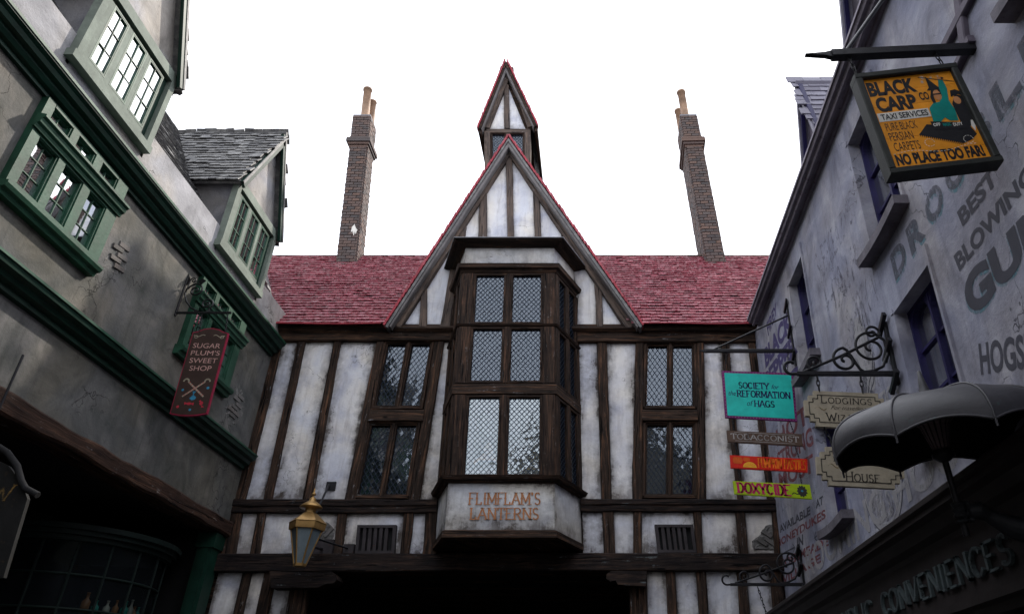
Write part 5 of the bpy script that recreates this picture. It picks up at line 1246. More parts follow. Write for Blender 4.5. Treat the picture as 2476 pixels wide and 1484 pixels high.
m = MB(); pl(m, [(.58, .44), (.60, .60), (.66, .65), (.74, .66), (.79, .72), (.80, .84), (.83, .92), (.875, .90), (.88, .80), (.84, .66), (.86, .56), (.85, .43), (.76, .44), (.72, .48), (.66, .44)], .0014); tx(m, 'MAGIC', .665, .385, .75, .42, z=.0032); m.build('teal_print', S_TEAL, t)
m = MB(); pl(m, ell(.745, .735, .042, .06, 14), .0016); pl(m, ell(.93, .655, .04, .045, 14), .0016); pl(m, ell(.845, .925, .022, .02, 10), .0016); m.build('skin_print', S_SKIN, t)
m = MB(); pl(m, [(.55, .365), (.90, .34), (.905, .405), (.55, .455)], .0022); put_strokes(m, s, [(.62 * SW, .965 * SH), (.99 * SW, .87 * SH)], .006, .0018); pl(m, [(.70, .74), (.79, .74), (.79, .755), (.70, .755)], .0024); m.build('dark_print', S_BLACK, t)
zA = FB.px(2330, 120)[1]
for u in (2074, 2282):
    x, z = FB.px(u, 178 if u < 2200 else 156); chain(t, FB.w(x - .01, z, .0), FB.w(x - .05, zA - .02, -.0), r=.02)
t = thing('sign_bracket', 'pointed black iron arm with a diagonal stay holding the orange taxi sign', 'bracket', (XR, YBC, 6.4))
m = MB(); a = FB.px(2335, 118); b = FB.px(2010, 134); m.beam(FB, (XR, a[1]), b, .075, .07, -.035, .035, 0, ch=.004); m.build('arm', IRON, t)
m = MB(); d = V((-1, -.012)); P0 = V(b); m.prism(FB, [P0 + V((0, .035)), P0 + V((0, -.035)), P0 + V((-.05, -.018)), P0 + V((-.21, -.002)), P0 + V((-.05, .018))], -.02, .02); m.build('spear_tip', IRON, t)
m = MB(); m.tube([FB.w(*FB.px(2042, 130)), V((XR - .02, YBC + .25, 1.6 + 6.35))], .018, 6); m.build('stay', IRON, t)
# --- society, tobacconist, pasties, doxycide hanging one below another
YS = 10.0; FS_ = facing(YS)
t, q = board('hanging_sign', 'turquoise sign with magenta border reading society for the reformation of hags', 'sign', FS_, (1745, 896), (1918, 902), (1928, 1018), (1754, 1009), .035, S_MAG, S_TURQ, bw=.035)
W, H = q.W, q.H; m = MB()
for k in range(24): m.prism(q, ell(.035 / 2 + (W - .035) * k / 23, H - .017, .005, .005, 6), 0, .003); m.prism(q, ell(.035 / 2 + (W - .035) * k / 23, .017, .005, .005, 6), 0, .003)
for k in range(1, 15): m.prism(q, ell(.017, H * k / 15, .005, .005, 6), 0, .003); m.prism(q, ell(W - .017, H * k / 15, .005, .005, 6), 0, .003)
m.build('border_dots', S_SILV, t)
letters(t, S_NAVY, (q, 'SOCIETY', W * .22, H * .635, W * .64, H * .76, .005), (q, 'REFORMATION', W * .19, H * .455, W * .93, H * .585, .005), (q, 'HAGS', W * .42, H * .26, W * .70, H * .385, .005), serif=True, wt=.19, slab=.26)
letters(t, S_NAVY, (q, 'for', W * .67, H * .64, W * .77, H * .74, .005), (q, 'the', W * .06, H * .47, W * .165, H * .57, .005), (q, 'of', W * .31, H * .27, W * .385, H * .38, .005), skew=.02, off=.0, name='script_lettering')
TS = t; qS = q
def hang(qa, qb, t, fx=(.1, .9), r=.015):
    for f in fx: chain(t, qa.w(qa.W * f, .0, -.015), qb.w(qb.W * f, qb.H, -.015), r=r)
za = FS_.px(1915, 848)[1]
for f_, u in ((.05, 1757), (.92, 1906)): chain(t, q.w(q.W * f_, q.H, -.015), FS_.w(FS_.px(u, 848)[0], za), r=.015)
t2, q2 = board('hanging_sign', 'narrow brown sign reading tobacconist hung below the turquoise sign', 'sign', FS_, (1757, 1040), (1939, 1049), (1941, 1078), (1760, 1068), .03, S_BROWN, S_BROWN, bw=.008)
letters(t2, S_SILV, (q2, 'TOBACCONIST', q2.W * .05, q2.H * .30, q2.W * .95, q2.H * .74, .005), serif=True, wt=.2, slab=.28)
m = MB(); m.box(q2, q2.W * .1, q2.H * .86, q2.W * .9, q2.H * .89, .003, .005); m.box(q2, q2.W * .1, q2.H * .13, q2.W * .9, q2.H * .16, .003, .005); m.build('rule', S_SILV, t2)
hang(qS, q2, t2)
t3, q3 = board('hanging_sign', 'narrow scarlet sign with a painted pumpkin and pasty reading pumpkin pasties', 'sign', FS_, (1765, 1099.5), (1952, 1109), (1953, 1141.5), (1767, 1131), .03, S_RED, S_RED, bw=.008)
letters(t3, S_OR, (q3, 'PUMPKIN PASTIES', q3.W * .36, q3.H * .18, q3.W * .975, q3.H * .86, .005), serif=True, wt=.12, slab=.16)
m = MB()
for k in range(5): fpoly(m, q3, ell(q3.W * (.06 + .018 * k), q3.H * .62, q3.W * .028, q3.H * .26, 12), .0040 + .0002 * k)
for k in range(4): fpoly(m, q3, ell(q3.W * (.19 + .015 * k), q3.H * .72, q3.W * .022, q3.H * .16, 12), .0040 + .0002 * k)
m.build('painted_pumpkins', sp('pumpkin_paint', (.62, .10, .01)), t3)
m = MB(); fpoly(m, q3, ell(q3.W * .25, q3.H * .12, q3.W * .09, q3.H * .42, 16, 0, 180), .0052); m.build('painted_pasty', S_YEL, t3)
m = MB()
for k in range(6): a = radians(25 + k * 26); put_strokes(m, q3, [(q3.W * .25 + q3.W * .03 * cos(a), q3.H * .14 + q3.H * .14 * sin(a)), (q3.W * .25 + q3.W * .07 * cos(a), q3.H * .14 + q3.H * .33 * sin(a))], .006, .0056)
m.build('pasty_crimps', S_OR, t3); hang(q2, q3, t3)
t4, q4 = board('hanging_sign', 'narrow lime green sign reading doxycide, lowest of the hanging row', 'sign', FS_, (1772, 1162), (1958, 1171), (1964, 1206), (1776, 1194), .03, S_LIME, S_LIME, bw=.008)
letters(t4, S_CRIM, (q4, 'DOXYCIDE', q4.W * .05, q4.H * .15, q4.W * .73, q4.H * .88, .005), serif=True, wt=.24, slab=.26)
m = MB(); N = 22; fpoly(m, q4, [(q4.W * .885 + q4.W * .055 * (1 + .3 * (k % 2)) * cos(2 * pi * k / N), q4.H * .5 + q4.H * .34 * (1 + .3 * (k % 2)) * sin(2 * pi * k / N)) for k in range(N)], .0050)
put_strokes(m, q4, [(q4.W * (.75 + .11 * k / 8), q4.H * (.25 + .08 * sin(k * .9) + .02 * k)) for k in range(9)], .012, .0054); m.build('painted_blossom', S_CHAR, t4)
m = MB(); fpoly(m, q4, ell(q4.W * .885, q4.H * .52, .018, .014, 10), .0058); m.build('painted_eye', S_BLUE, t4); hang(q3, q4, t4)
t = thing('sign_bracket', 'plain black iron arm with a rising stay rod above the turquoise sign', 'bracket', (XR, YS, za))
x1_ = FS_.px(1706, 848)[0]
m = MB(); m.beam(FS_, (XR, za), (x1_, za), .05, .05, -.025, .025, 0, ch=.004); m.prism(FS_, [(x1_, za + .03), (x1_ - .1, za), (x1_, za - .03)], -.012, .012); m.build('arm', IRON, t)
m = MB(); m.tube([V((x1_ + .12, YS, za + .02)), V((XR - .01, YS, FS_.px(1900, 762)[1]))], .014, 6); m.build('stay', IRON, t)
zr_ = RIGHT.px(1905, 760)[1]
m = MB(); m.beam(RIGHT, (-YS, zr_ + .25), (-YS, za - .25), .05, .05, 0, .02, 0, ch=.004); m.build('wall_plate', IRON, t)
for zz in (zr_ + .12, (zr_ + za) / 2, za - .1):
    m = MB(); m.beam(RIGHT, (-YS - .11, zz - .06), (-YS + .11, zz + .06), .055, .055, .02, .05, 0, ch=.006); m.build('anchor_strap', IRON, t)
# --- lodgings signs
YLd = 6.66; FLd = facing(YLd)
def stepped(TLx, TLy, BRx, BRy, t0, skew):
    """outline with three stepped corners on each side, in 0..1"""
    c = [(0, .28), (0, .72), (.055, .72), (.055, .86), (.12, .86), (.12, 1), (.88, 1), (.88, .86), (.945, .86), (.945, .72), (1, .72), (1, .28), (.945, .28), (.945, .14), (.88, .14), (.88, 0), (.12, 0), (.12, .14), (.055, .14), (.055, .28)]
    return c
def stepsign(label, TL, TR, BR, BL):
    q = qpx(FLd, TL, TR, BR, BL); t = thing('hanging_sign', label, 'sign', q.w(q.W / 2, q.H, 0)); c = stepped(0, 0, 0, 0, 0, 0); W, H = q.W, q.H
    m = MB(); m.prism(q, [(a * W, b * H) for a, b in c], -.045, 0); bo = m.build('board', S_CREAM, t)
    m = MB(); ins = []
    for a, b in c: ins.append((.5 * W + (a - .5) * (W - .09), .5 * H + (b - .5) * (H - .09)))
    put_strokes(m, q, ins + ins[:1], .009, .003); m.build('border_line', S_CHAR, t); return t, q
t, q = stepsign('cream stepped sign reading lodgings for travelling wizards, upper of the pair', (1942, 943), (2148, 952), (2152, 1038), (1950, 1029))
W, H = q.W, q.H
letters(t, S_CHAR, (q, 'LODGINGS', W * .2, H * .66, W * .80, H * .86, .004), (q, 'WIZARDS', W * .25, H * .18, W * .78, H * .38, .004), serif=True, wt=.15, slab=.24, small=True)
letters(t, S_CHAR, (q, 'For travelling', W * .30, H * .455, W * .70, H * .60, .004), skew=.03, off=-.01, name='script_lettering')
m = MB(); put_strokes(m, q, [(W * (.12 + .14 * k / 10), H * (.5 + .04 * sin(k * .63))) for k in range(11)], .008, .004); put_strokes(m, q, [(W * (.74 + .14 * k / 10), H * (.54 + .04 * sin(k * .63))) for k in range(11)], .008, .004); m.build('flourish', P_GOLD, t)
zL = FLd.px(2160, 903)[1]
for u in (1975, 2080):
    x = FLd.px(u, 905)[0]; xx, zz = FLd.px(u + 6, 944 + (u - 1975) * .04); chain(t, (x, YLd, zL - .02), (xx, YLd, zz), r=.024)
qU = q
t, q = stepsign('cream stepped sign reading house, lower of the pair and half hidden by the umbrella', (1971, 1078), (2182, 1088), (2190, 1182), (1979, 1171))
W, H = q.W, q.H
letters(t, S_CHAR, (q, 'HOUSE', W * .32, H * .13, W * .71, H * .37, .004), (q, 'BOARDING', W * .2, H * .62, W * .80, H * .82, .004), serif=True, wt=.15, slab=.24, small=True)
m = MB(); put_strokes(m, q, [(W * (.13 + .14 * k / 10), H * (.5 + .05 * sin(k * .63))) for k in range(11)], .009, .004); m.build('flourish', P_GOLD, t)
hang(qU, q, t, (.22, .8), .022)
def scroll_bracket(name, label, fr, W0, tip, topz, wall_x, z0, s=1.0):
    """flat iron bracket lying in the plane of frame fr (x across, y up)"""
    Y = fr.o.y; t = thing(name, label, 'bracket', (wall_x, Y, z0))
    P = lambda x, z: V((x, Y, z)); L = wall_x - tip
    ax, ay = V((1, 0, 0)), V((0, 0, 1))
    m = MB(); m.beam(fr, (wall_x, z0), (tip + .05, z0), .05 * s, .04 * s, -.02, .02, 0, ch=.004); m.build('arm', IRON, t)
    m = MB(); m.tube([P(tip + .12, z0 + .02), P(tip + .12 + .45 * (L - .12), z0 + .42 * (topz - z0)), P(wall_x - .12, topz - .08)], .016 * s, 8); m.build('diagonal_bar', IRON, t)
    m = MB(); m.tube([P(tip + .06, z0)] + scroll((tip + .0, Y, z0 + .07 * s), .075 * s, -pi / 2, -.62, ax, ay, 16, .8), .016 * s, 8); m.build('end_curl', IRON, t)
    m = MB(); m.tube(scroll((tip + .24 * L, Y, z0 + .12 * s), .10 * s, -pi / 2, -1.35, ax, ay, 40), .014 * s, 8); m.build('scroll', IRON, t)
    m = MB(); c1 = (tip + .53 * L, Y, z0 + .15 * s); pts = scroll(c1, .14 * s, pi / 2, 1.4, ax, ay, 44)[::-1]
    pts += [P(tip + .53 * L + .16 * L * k, z0 + .15 * s + .14 * s - .27 * s * (.5 - .5 * cos(pi * min(1, k)))) for k in (.2, .4, .6, .8, 1.0)]
    pts += [P(tip + .78 * L, z0 + .03), P(tip + .88 * L, z0 + .08), P(tip + .95 * L, z0 + .22 * s), P(tip + .945 * L, z0 + .38 * s), P(tip + .85 * L, z0 + .47 * s)]
    m.tube(pts, .016 * s, 8); m.build('s_scroll', IRON, t)
    m = MB(); m.tube([P(tip + .85 * L, z0 + .47 * s)] + scroll((tip + .80 * L, Y, z0 + .29 * s), .18 * s, radians(80), 1.5, ax, ay, 48, .15), .015 * s, 8); m.build('scroll', IRON, t)
    m = MB(); m.tube(scroll((wall_x - .17 * s, Y, topz - .02), .085 * s, -.3, 1.3, ax, ay, 36), .014 * s, 8); m.build('top_curl', IRON, t)
    m = MB(); m.beam(RIGHT if True else fr, (-Y, topz + .10), (-Y, z0 - .12), .055 * s, .055 * s, 0, .03, 0, ch=.004); m.build('wall_plate', IRON, t)
    for k, zz in enumerate((topz + .07, (topz + z0) / 2 + .02, z0 - .09)):
        m = MB(); m.beam(RIGHT, (-Y - .12 * s, zz - .07 * s), (-Y + .12 * s, zz + .07 * s), .06 * s, .06 * s, .03, .07, 0, ch=.008); m.build('anchor_strap', IRON, t)
    return t
scroll_bracket('sign_bracket', 'black wrought iron scroll bracket holding the cream lodgings signs', FLd, XR, FLd.px(1915, 903)[0], FLd.px(2150, 800)[1], XR, zL, 1.0)
YL2 = 11.2; FL2 = facing(YL2); tlb = scroll_bracket('sign_bracket', 'thin black scroll bracket low on the wall with a hanging chain', FL2, XR, FL2.px(1757, 1400)[0], FL2.px(1935, 1345)[1], XR, FL2.px(1840, 1412)[1], .95)
xx, zz = FL2.px(1832, 1418); chain(tlb, (xx, YL2, zz), (xx + .18, YL2, zz - .75), r=.02)
# --- sugar plum's sign and its bracket
YSP = 9.28; FP = facing(YSP)
q = qpx(FP, (467, 800), (553, 802), (500, 1000), (410, 1000)); W, H = q.W, q.H
t = thing('hanging_sign', "tall dark brown sweet shop sign with rose lettering and painted candy canes", 'sign', q.w(W / 2, H, 0))
outl = [(0, 0), (W * .25, -.025), (W * .5, -.032), (W * .75, -.025), (W, 0), (W, H * .985), (W * .85, H * 1.0), (W * .72, H * 1.03), (W * .5, H * 1.045), (W * .28, H * 1.03), (W * .15, H * 1.0), (0, H * .985)]
m = MB(); m.prism(q, outl, -.04, 0); bo = m.build('board', S_PINK, t)
m = MB(); m.prism(q, [(W / 2 + (x - W / 2) * .95, H / 2 + (y - H / 2) * .975) for x, y in outl], -.002, .004); m.build('painted_face', S_DKBR, t)
m = MB()
for st, y0, y1, a, b in (('SUGAR', .785, .845, .12, .88), ('PLUM\'S', .695, .755, .12, .92), ('SWEET', .60, .66, .14, .90), ('SHOP', .505, .565, .20, .80)): put_text(m, q, st, W * a, H * y0, W * b, H * y1, .006, .0)
m.build('lettering', S_ROSE, t)
m = MB()
for sx in (-1, 1):
    c = W / 2; put_strokes(m, q, [(c + sx * (W * .12 + .02 * k), H * .945 + .012 * sin(k * 1.0) - .002 * k) for k in range(9)], .010, .006)
    put_strokes(m, q, [(c + sx * (W * .36 + .025 * cos(a * .6)), H * .925 + .02 * sin(a * .6)) for a in range(11)], .008, .0062)
for sx in (-1, 1):
    P = [(W / 2 - sx * W * .28, H * .20), (W / 2 + sx * W * .22, H * .37)] + [(W / 2 + sx * (W * .22 + .035 - .035 * cos(radians(a))), H * .37 + .035 * sin(radians(a)) + .01) for a in range(0, 181, 30)]
    put_strokes(m, q, P, .022, .0064 + .0003 * sx)
m.build('painted_canes', S_CREAM, t)
m = MB()
for sx in (-1, 1):
    for k in range(7):
        f_ = (k + .5) / 7; x = W / 2 - sx * W * .28 + sx * W * .50 * f_; y = H * .20 + H * .17 * f_; put_strokes(m, q, [(x - .01, y - .008), (x + .01, y + .012)], .008, .0075)
fpoly(m, q, ell(W * .45, H * .115, .035, .02, 12), .006); fpoly(m, q, [(W * .32, H * .135), (W * .41, H * .12), (W * .33, H * .10)], .0062); fpoly(m, q, [(W * .58, H * .13), (W * .49, H * .115), (W * .58, H * .095)], .0062)
fpoly(m, q, ell(W * .78, H * .12, .025, .03, 12), .006); fpoly(m, q, ell(W * .17, H * .08, .02, .02, 12), .006); fpoly(m, q, [(W * .74, H * .16), (W * .78, H * .13), (W * .70, H * .14)], .0062); fpoly(m, q, [(W * .88, H * .075), (W * .8, H * .10), (W * .80, H * .07)], .0062)
m.build('painted_red_sweets', sp('red_sweet_paint', (.42, .03, .05)), t)
m = MB()
for a, b, r in ((.18, .275, .018), (.85, .30, .02), (.52, .045, .018)): fpoly(m, q, ell(W * a, H * b, r, r, 12), .006)
fpoly(m, q, [(W * .42, H * .175), (W * .5, H * .22), (W * .6, H * .19), (W * .58, H * .165), (W * .5, H * .155)], .006); fpoly(m, q, [(W * .5, H * .215), (W * .46, H * .26), (W * .56, H * .26)], .0062)
m.build('painted_blue_sweets', S_BLUE, t)
zb_ = FP.px(500, 756)[1]; xw = XL; x2 = FP.px(559, 755)[0]
for u, uu in ((482, 488), (545, 551)):
    xx, zz = FP.px(u, 803); chain(t, (xx, YSP, zz), (FP.px(uu, 757)[0], YSP, zb_), r=.016)
t = thing('sign_bracket', 'polished black scroll bracket on the stucco wall above the sweet shop sign', 'bracket', (xw, YSP, zb_))
m = MB(); m.beam(FP, (xw, zb_), (x2, zb_), .03, .03, -.015, .015, 0, ch=.003); m.build('arm', IRONB, t)
m = MB(); m.beam(LEFT, (YSP, zb_ - .05), (YSP, FP.px(440, 668)[1]), .035, .03, 0, .02, 0, ch=.004); m.build('wall_plate', IRONB, t)
ax, ay = V((1, 0, 0)), V((0, 0, 1))
p_ = lambda u, v: FP.w(*FP.px(u, v))
m = MB(); m.tube([p_(480, 752), p_(462, 745), p_(450, 728), p_(447, 710), p_(452, 698)] + scroll(p_(473, 702), (p_(493, 702) - p_(473, 702)).length, radians(165), -1.7, ax, ay, 44, .1), .013, 8); m.build('scroll', IRONB, t)
m = MB(); m.tube([p_(470, 752), p_(490, 757), p_(508, 750)] + scroll(p_(500, 735), (p_(516, 735) - p_(500, 735)).length, radians(-60), 1.7, ax, ay, 44, .1), .013, 8); m.build('scroll', IRONB, t)
m = MB(); m.tube([p_(452, 700)] + scroll(p_(468, 678), (p_(476, 678) - p_(468, 678)).length, radians(200), -1.3, ax, ay, 30, .15), .010, 8); m.build('top_curl', IRONB, t)
m = MB(); m.prism(FP, [FP.px(u, v) for u, v in ((452, 690), (447, 676), (454, 655), (461, 676))], -.01, .01); m.prism(FP, [FP.px(u, v) for u, v in ((478, 682), (490, 674), (498, 678), (486, 688))], -.01, .01); m.build('leaf', IRONB, t)
# --- dark sign at the lower left edge
YW = 6.6; FW = facing(YW)
P = [FW.px(u, v) for u, v in ((-75, 1400), (8, 1395), (66, 1205), (58, 1180), (40, 1150), (20, 1125), (-10, 1110), (-70, 1105))]
cx, cy = FW.px(0, 1100); t = thing('hanging_sign', 'dark arched signboard with a gold letter at the lower left edge', 'sign', FW.w(cx, cy))
m = MB(); m.prism(FW, P, -.04, 0); m.build('board', mat_plain('dark_slate_paint', (.010, .010, .010), .7, .4, 3, wear=(.03, .02, .012), wearpos=.6), t)
m = MB(); m.tube([FW.w(*FW.px(u, v), .02) for u, v in ((-70, 1075), (-10, 1075), (22, 1096), (45, 1128), (55, 1165), (65, 1182), (95, 1198))], .03, 8); m.build('arched_moulding', DARK, t)
m = MB(); a = FW.px(3, 1210); b = FW.px(40, 1167); put_serif(m, FW, 'W', a[0] - .12, a[1], b[0], b[1] - .02, .004, wt=.13, slab=.2); m.build('lettering', P_GOLD, t)
m = MB(); m.tube([FW.w(*FW.px(-50, 1085), -.02), FW.w(*FW.px(-50, 1085), -.02) + V((0, 0, 1.0))], .012, 6); m.build('hanger', IRON, t)
# --- lettering on the bay window
q = bayfaces(zs0, zs1, 0)[1]; qq = Q(*[c_ + q.n * .012 for c_ in q.c]); W, H = q.W, q.H
def onbay(u, v): 
    x, z = FRONTB.px(u, v); A = bayring(zs0)[1]; f_ = (z - zs0) / (zs1 - zs0); return (x - (A.x * (1 - f_) + bayring(zs1)[1].x * f_), z - zs0)
m = MB(); a = onbay(1134, 1219); b = onbay(1307, 1191); put_serif(m, qq, "FLIMFLAM'S", a[0], a[1], b[0], b[1], .0, wt=.13, slab=.34, fancy=True)
a = onbay(1137, 1255); b = onbay(1303, 1228); put_serif(m, qq, 'LANTERNS', a[0], a[1], b[0], b[1], .0, wt=.14, slab=.34, fancy=True); m.build('painted_lettering', S_RUST, HOUSE)
# =====================================================================================
# WALL LANTERN
# =====================================================================================
YLn = 11.35; FLn = facing(YLn); c0 = FLn.px(732, 1367); c1 = FLn.px(734, 1280); c2 = FLn.px(736, 1266); r_top = abs(FLn.px(771, 1280)[0] - FLn.px(697, 1280)[0]) / 2; r_bot = r_top * .36
lx = (c0[0] + c1[0]) / 2 + .0; zb0, zt0 = c0[1], c1[1]; tl_ = FLn.px(743, 1203)[1]
t = thing('wall_lantern', 'brass hexagonal lantern with frosted glass on iron stays beside the window', 'lantern', (lx, YLn, zb0))
n6 = 6; rot = radians(12)
hexp = lambda r, z, k: V((lx + r * cos(2 * pi * k / 6 + rot), YLn + r * sin(2 * pi * k / 6 + rot), z))
for k in range(6):
    a, b, c_, d_ = hexp(r_bot, zb0 + .02, k), hexp(r_bot, zb0 + .02, k + 1), hexp(r_top * .97, zt0, k + 1), hexp(r_top * .97, zt0, k)
    m = MB(); m.face([a, b, c_, d_]); m.build('glass_pane', FROST, t)
    m = MB(); m.tube([a, d_], .014, 6); m.build('glazing_bar', GOLD, t)
RT = r_top * 1.14; dz = zt0
m = MB(); ring = lambda r, z: [hexp(r, z, k) for k in range(6)]
def hexl(m, prof):
    R_ = [ring(r, z) for r, z in prof]
    for A, B in zip(R_, R_[1:]):
        for k in range(6): m.face([A[k], A[(k + 1) % 6], B[(k + 1) % 6], B[k]])
hexl(m, [(r_top * .9, dz - .01), (RT * .98, dz - .01), (RT, dz + .02), (RT * 1.02, dz + .085), (RT * 1.06, dz + .095)]); m.build('gallery', GOLD, t)
ht = tl_ - dz
m = MB(); hexl(m, [(RT * 1.06, dz + .095), (RT * .42, dz + ht * .50), (RT * .30, dz + ht * .53), (RT * .30, dz + ht * .62)]); m.build('roof', GOLD, t)
m = MB(); m.lathe((lx, YLn, dz + ht * .58), [(RT * .30, 0), (RT * .32, .04), (RT * .62, .045), (RT * .64, .06), (RT * .45, .11), (RT * .22, .15), (RT * .16, .20), (RT * .06, .22), (RT * .06, .235), (RT * .13, .25), (RT * .12, .275), (RT * .04, .30), (RT * .05, .32), (RT * .035, .34), (0, .37)], 24); m.build('cowl', GOLD, t)
m = MB(); hexl(m, [(0, zb0 - .01), (r_bot * 1.1, zb0 - .01), (r_bot * 1.15, zb0 + .03), (r_bot, zb0 + .035)]); m.build('base_cap', GOLD, t)
def plate(u0, v0, u1, v1, name='wall_plate', mt=None):
    a = FRONT.px(u0, v0, .16); b = FRONT.px(u1, v1, .16); m = MB(); m.box(FRONT, min(a[0], b[0]), min(a[1], b[1]), max(a[0], b[0]), max(a[1], b[1]), .03, .16 if u0 > 800 or v0 > 1250 else .07); m.build(name, mt or IRON, t)
plate(786, 1160, 805, 1180); plate(757, 1303, 800, 1345, mt=MATS['rusty_grille']); plate(832, 1314, 853, 1336, mt=MATS['rusty_grille'])
wp = lambda u, v, o=.1: FRONT.w(*FRONT.px(u, v, o), o)
m = MB(); m.beam(FRONT, (0, 0), (0, .001), .001, .001, 0, .001, 0) if False else None
for nm, A_, B_, rr in (('stay', wp(796, 1170), V((lx + .06, YLn, dz + .14)), .017), ('stay', wp(779, 1327, .15), V((lx + .05, YLn, zb0 + .30)), .02), ('stay', wp(841, 1325, .15), V((lx + .10, YLn, zb0 + .42)), .015)):
    m = MB(); m.tube([A_, B_], rr, 8); m.build(nm, IRON, t)
# =====================================================================================
# UMBRELLA SIGN held by a dark arm on the right wall
# =====================================================================================
ux, uy = 2.30, 4.75; base = V((2.393, 4.85, 1.6 + 1.234)); top = V((2.297, 4.75, 1.6 + 2.24)); axu = (top - base).normalized()
t = thing('umbrella', 'big grey scalloped umbrella shop sign with a dark underside on a black pole', 'umbrella', base)
cen = base + axu * ((top - base).length * .75); RU = .74; NR_ = 8; X_ = axu.cross(V((0, 1, 0))).normalized(); Y_ = axu.cross(X_)
def um(ang, s, inner=0.0):
    """s 0..1 from crown to rim"""
    ph = (ang / (2 * pi) * NR_) % 1; sc_ = 4 * ph * (1 - ph)        # 0 on a rib, 1 between
    r = RU * (sin(s * 1.62) / sin(1.62)) * (1 - .045 * sc_ * s)
    h = .045 - .34 * (s ** 2.6) + .06 * sc_ * s ** 3
    h -= .02 * sc_ * (1 - s) * s * 3
    return cen + (X_ * cos(ang) + Y_ * sin(ang)) * (r - inner) + axu * (h - inner * 1.2 - .12 * (1 - s) * 0)
UG = mat_plain('grey_painted_canopy', (.038, .037, .043), .5, .45, 2.2, bump=.3, wear=(.035, .06, .06), wearpos=.63, spec=.5); UI = mat_plain('black_canopy_lining', (.006, .007, .008), .9, .2, 3)
NA = 96; NS = 16
for g in range(NR_):
    m = MB(); rows_ = [[um(2 * pi * (g + k / 12) / NR_, .03 + .97 * j / NS) for k in range(13)] for j in range(NS + 1)]; m.grid(rows_); m.build('canopy_panel', UG, t)
    m = MB(); m.tube([um(2 * pi * g / NR_, .05 + .95 * j / NS) + axu * .004 for j in range(NS + 1)], .009, 6); tip = um(2 * pi * g / NR_, 1.0); m.tube([tip, tip - axu * .05], .008, 6); m.build('rib', UG, t)
m = MB(); rows_ = [[um(2 * pi * k / NA, .03 + .97 * j / NS, .012) for k in range(NA)] for j in range(NS + 1)]; m.grid(rows_, close=True); m.build('lining', UI, t)
m = MB(); m.tube([um(2 * pi * k / NA, 1.0, .004) for k in range(NA + 1)], .010, 6); m.build('rim', UG, t)
m = MB(); m.lathe(cen + axu * .01, [(.13, .0), (.11, .02), (.06, .05), (.04, .09), (.028, .15), (.012, .25), (0, .26)], 24, axu); m.build('finial', UG, t)
m = MB(); m.tube([base - axu * .12, cen - axu * .02], .022, 10); m.build('pole', IRON, t)
STR = mat_plain('pinkish_inner_cone', (.15, .115, .12), .7, .2, 6)
for k in range(16):
    m = MB(); F_ = lambda r, h, a: cen + (X_ * cos(a) + Y_ * sin(a)) * r + axu * h
    a0_, a1_ = 2 * pi * k / 16, 2 * pi * (k + .72) / 16; m.face([F_(.05, -.33, a0_), F_(.05, -.33, a1_), F_(.10, -.14, a1_), F_(.10, -.14, a0_)]); m.face([F_(.10, -.14, a0_), F_(.10, -.14, a1_), F_(.20, -.04, a1_), F_(.20, -.04, a0_)]); m.build('inner_cone_strip', STR, t)
m = MB(); m.lathe(cen - axu * .36, [(.03, -.03), (.075, 0), (.075, .05), (.03, .06)], 20, axu); m.build('collar', IRON, t)
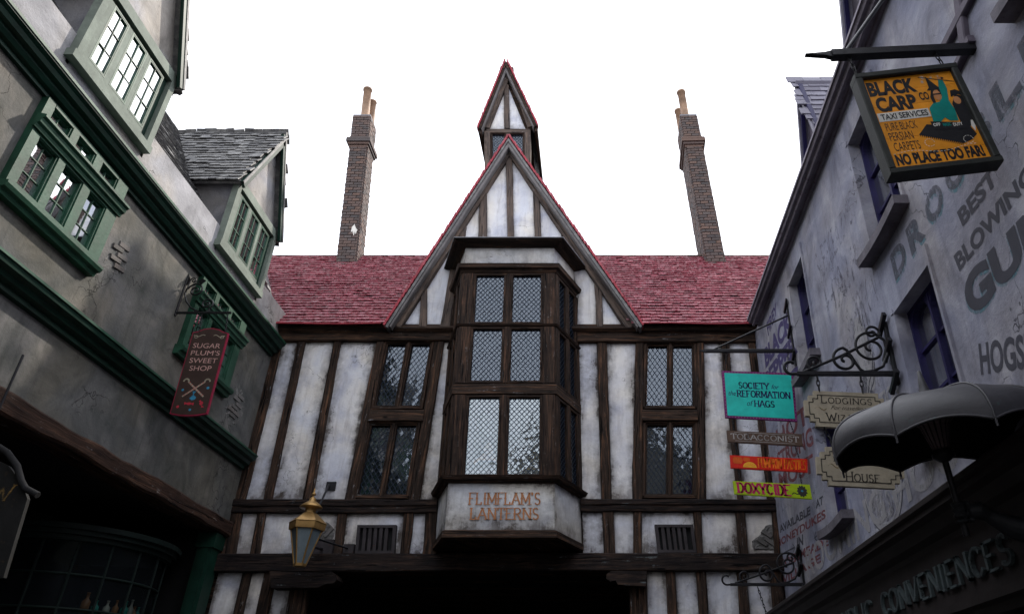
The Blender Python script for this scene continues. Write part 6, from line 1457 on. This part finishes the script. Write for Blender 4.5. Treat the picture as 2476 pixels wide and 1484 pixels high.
# arm and hand gripping the pole
t = thing('sculpted_arm', 'dark carved arm reaching out of the wall with its hand closed round the umbrella pole', 'sculpture', (XR, 4.3, 2.7))
SK = mat_plain('blackened_carving', (.012, .013, .016), .55, .3, 6)
g = base + axu * .03; side = (V((1, -.12, 0)) - axu * V((1, -.12, 0)).dot(axu)).normalized(); fw_ = axu.cross(side)
m = MB()
m.tube([g + V((.70, -.10, -.20)), g + V((.50, -.07, -.16)), g + V((.30, -.03, -.10)), g + side * .17 + V((0, 0, -.04))], .075, 14, [1.5, 1.35, 1.0, .62])
m.tube([g + side * .19 + V((0, 0, -.045)), g + side * .12 - fw_ * .01, g + side * .055 - fw_ * .0], .052, 12, [.85, 1.15, .9])
for k in range(4):
    h = .055 - .037 * k; L = (1, 1.08, 1.0, .85)[k]; c_ = g + axu * h; r_ = .014 if k < 3 else .012
    pts = [c_ + side * .07 - fw_ * .012] + [c_ + (side * cos(a) - fw_ * sin(a)) * .037 for a in [radians(x * L) for x in (15, 60, 110, 160, 205, 240)]]
    m.tube(pts, r_, 8, [1.2, 1.1, 1.15, 1.0, 1.05, .9, .7])
c_ = g + axu * .03; m.tube([g + side * .10 + fw_ * .03 + axu * .01, c_ + side * .06 + fw_ * .038, c_ + side * .01 + fw_ * .045 + axu * .02, c_ - side * .03 + fw_ * .038 + axu * .035], .016, 8, [1.3, 1.1, 1.0, .75])
ho = m.build('arm_and_hand', SK, t); rm = ho.modifiers.new('r', 'REMESH'); rm.mode = 'VOXEL'; rm.voxel_size = .006; rm.use_smooth_shade = True
m = MB(); m.lathe(g + V((.46, -.065, -.15)), [(.10, -.24), (.125, -.1), (.118, .03), (.122, .05), (.10, .06)], 20, V((-.9, .15, .22))); m.build('sleeve', SK, t)
# =====================================================================================
# BUILDINGS ADDED BEHIND THE CAMERA (unseen, there to darken the window reflections)
# =====================================================================================
for x0, x1, Y, h, ridge, lab in ((-16, -6.5, -9, 8.5, 12.5, 'unseen stucco building added behind the viewpoint on the left for the window reflections'), (-5.0, 6.5, -15, 13.5, 19.0, 'unseen gabled stucco building added behind the viewpoint, tall to darken the window reflections')):
    t = thing('added_reflection_building', lab, 'building', (x0, Y, 0)); F = Fr((0, Y, 0), (-1, 0, 0), (0, 0, 1))
    m = MB(); m.prism(F, [(-x0, 0), (-x1, 0), (-x1, h), (-(x0 + x1) / 2, ridge), (-x0, h)], -6, 0); m.build('wall', STUC, t)
    m = MB(); pa_ = (-(x0 + x1) / 2, ridge + .25)
    for e in (-x0 + .3, -x1 - .3): m.prism(F, [pa_, (e, h - .1), (e, h - .3), (pa_[0], pa_[1] - .25)], -6.2, .2)
    m.build('roof', SLATE, t)
    for i in range(3):
        for j in range(2):
            xx = -x0 - (i + .6) * (x1 - x0) / 3.4; m = MB(); m.box(F, xx - .6, 2.2 + j * 3, xx + .6, 4.2 + j * 3, .0, .03); m.build('window', GLASS_G, t)
bpy.context.view_layer.update()
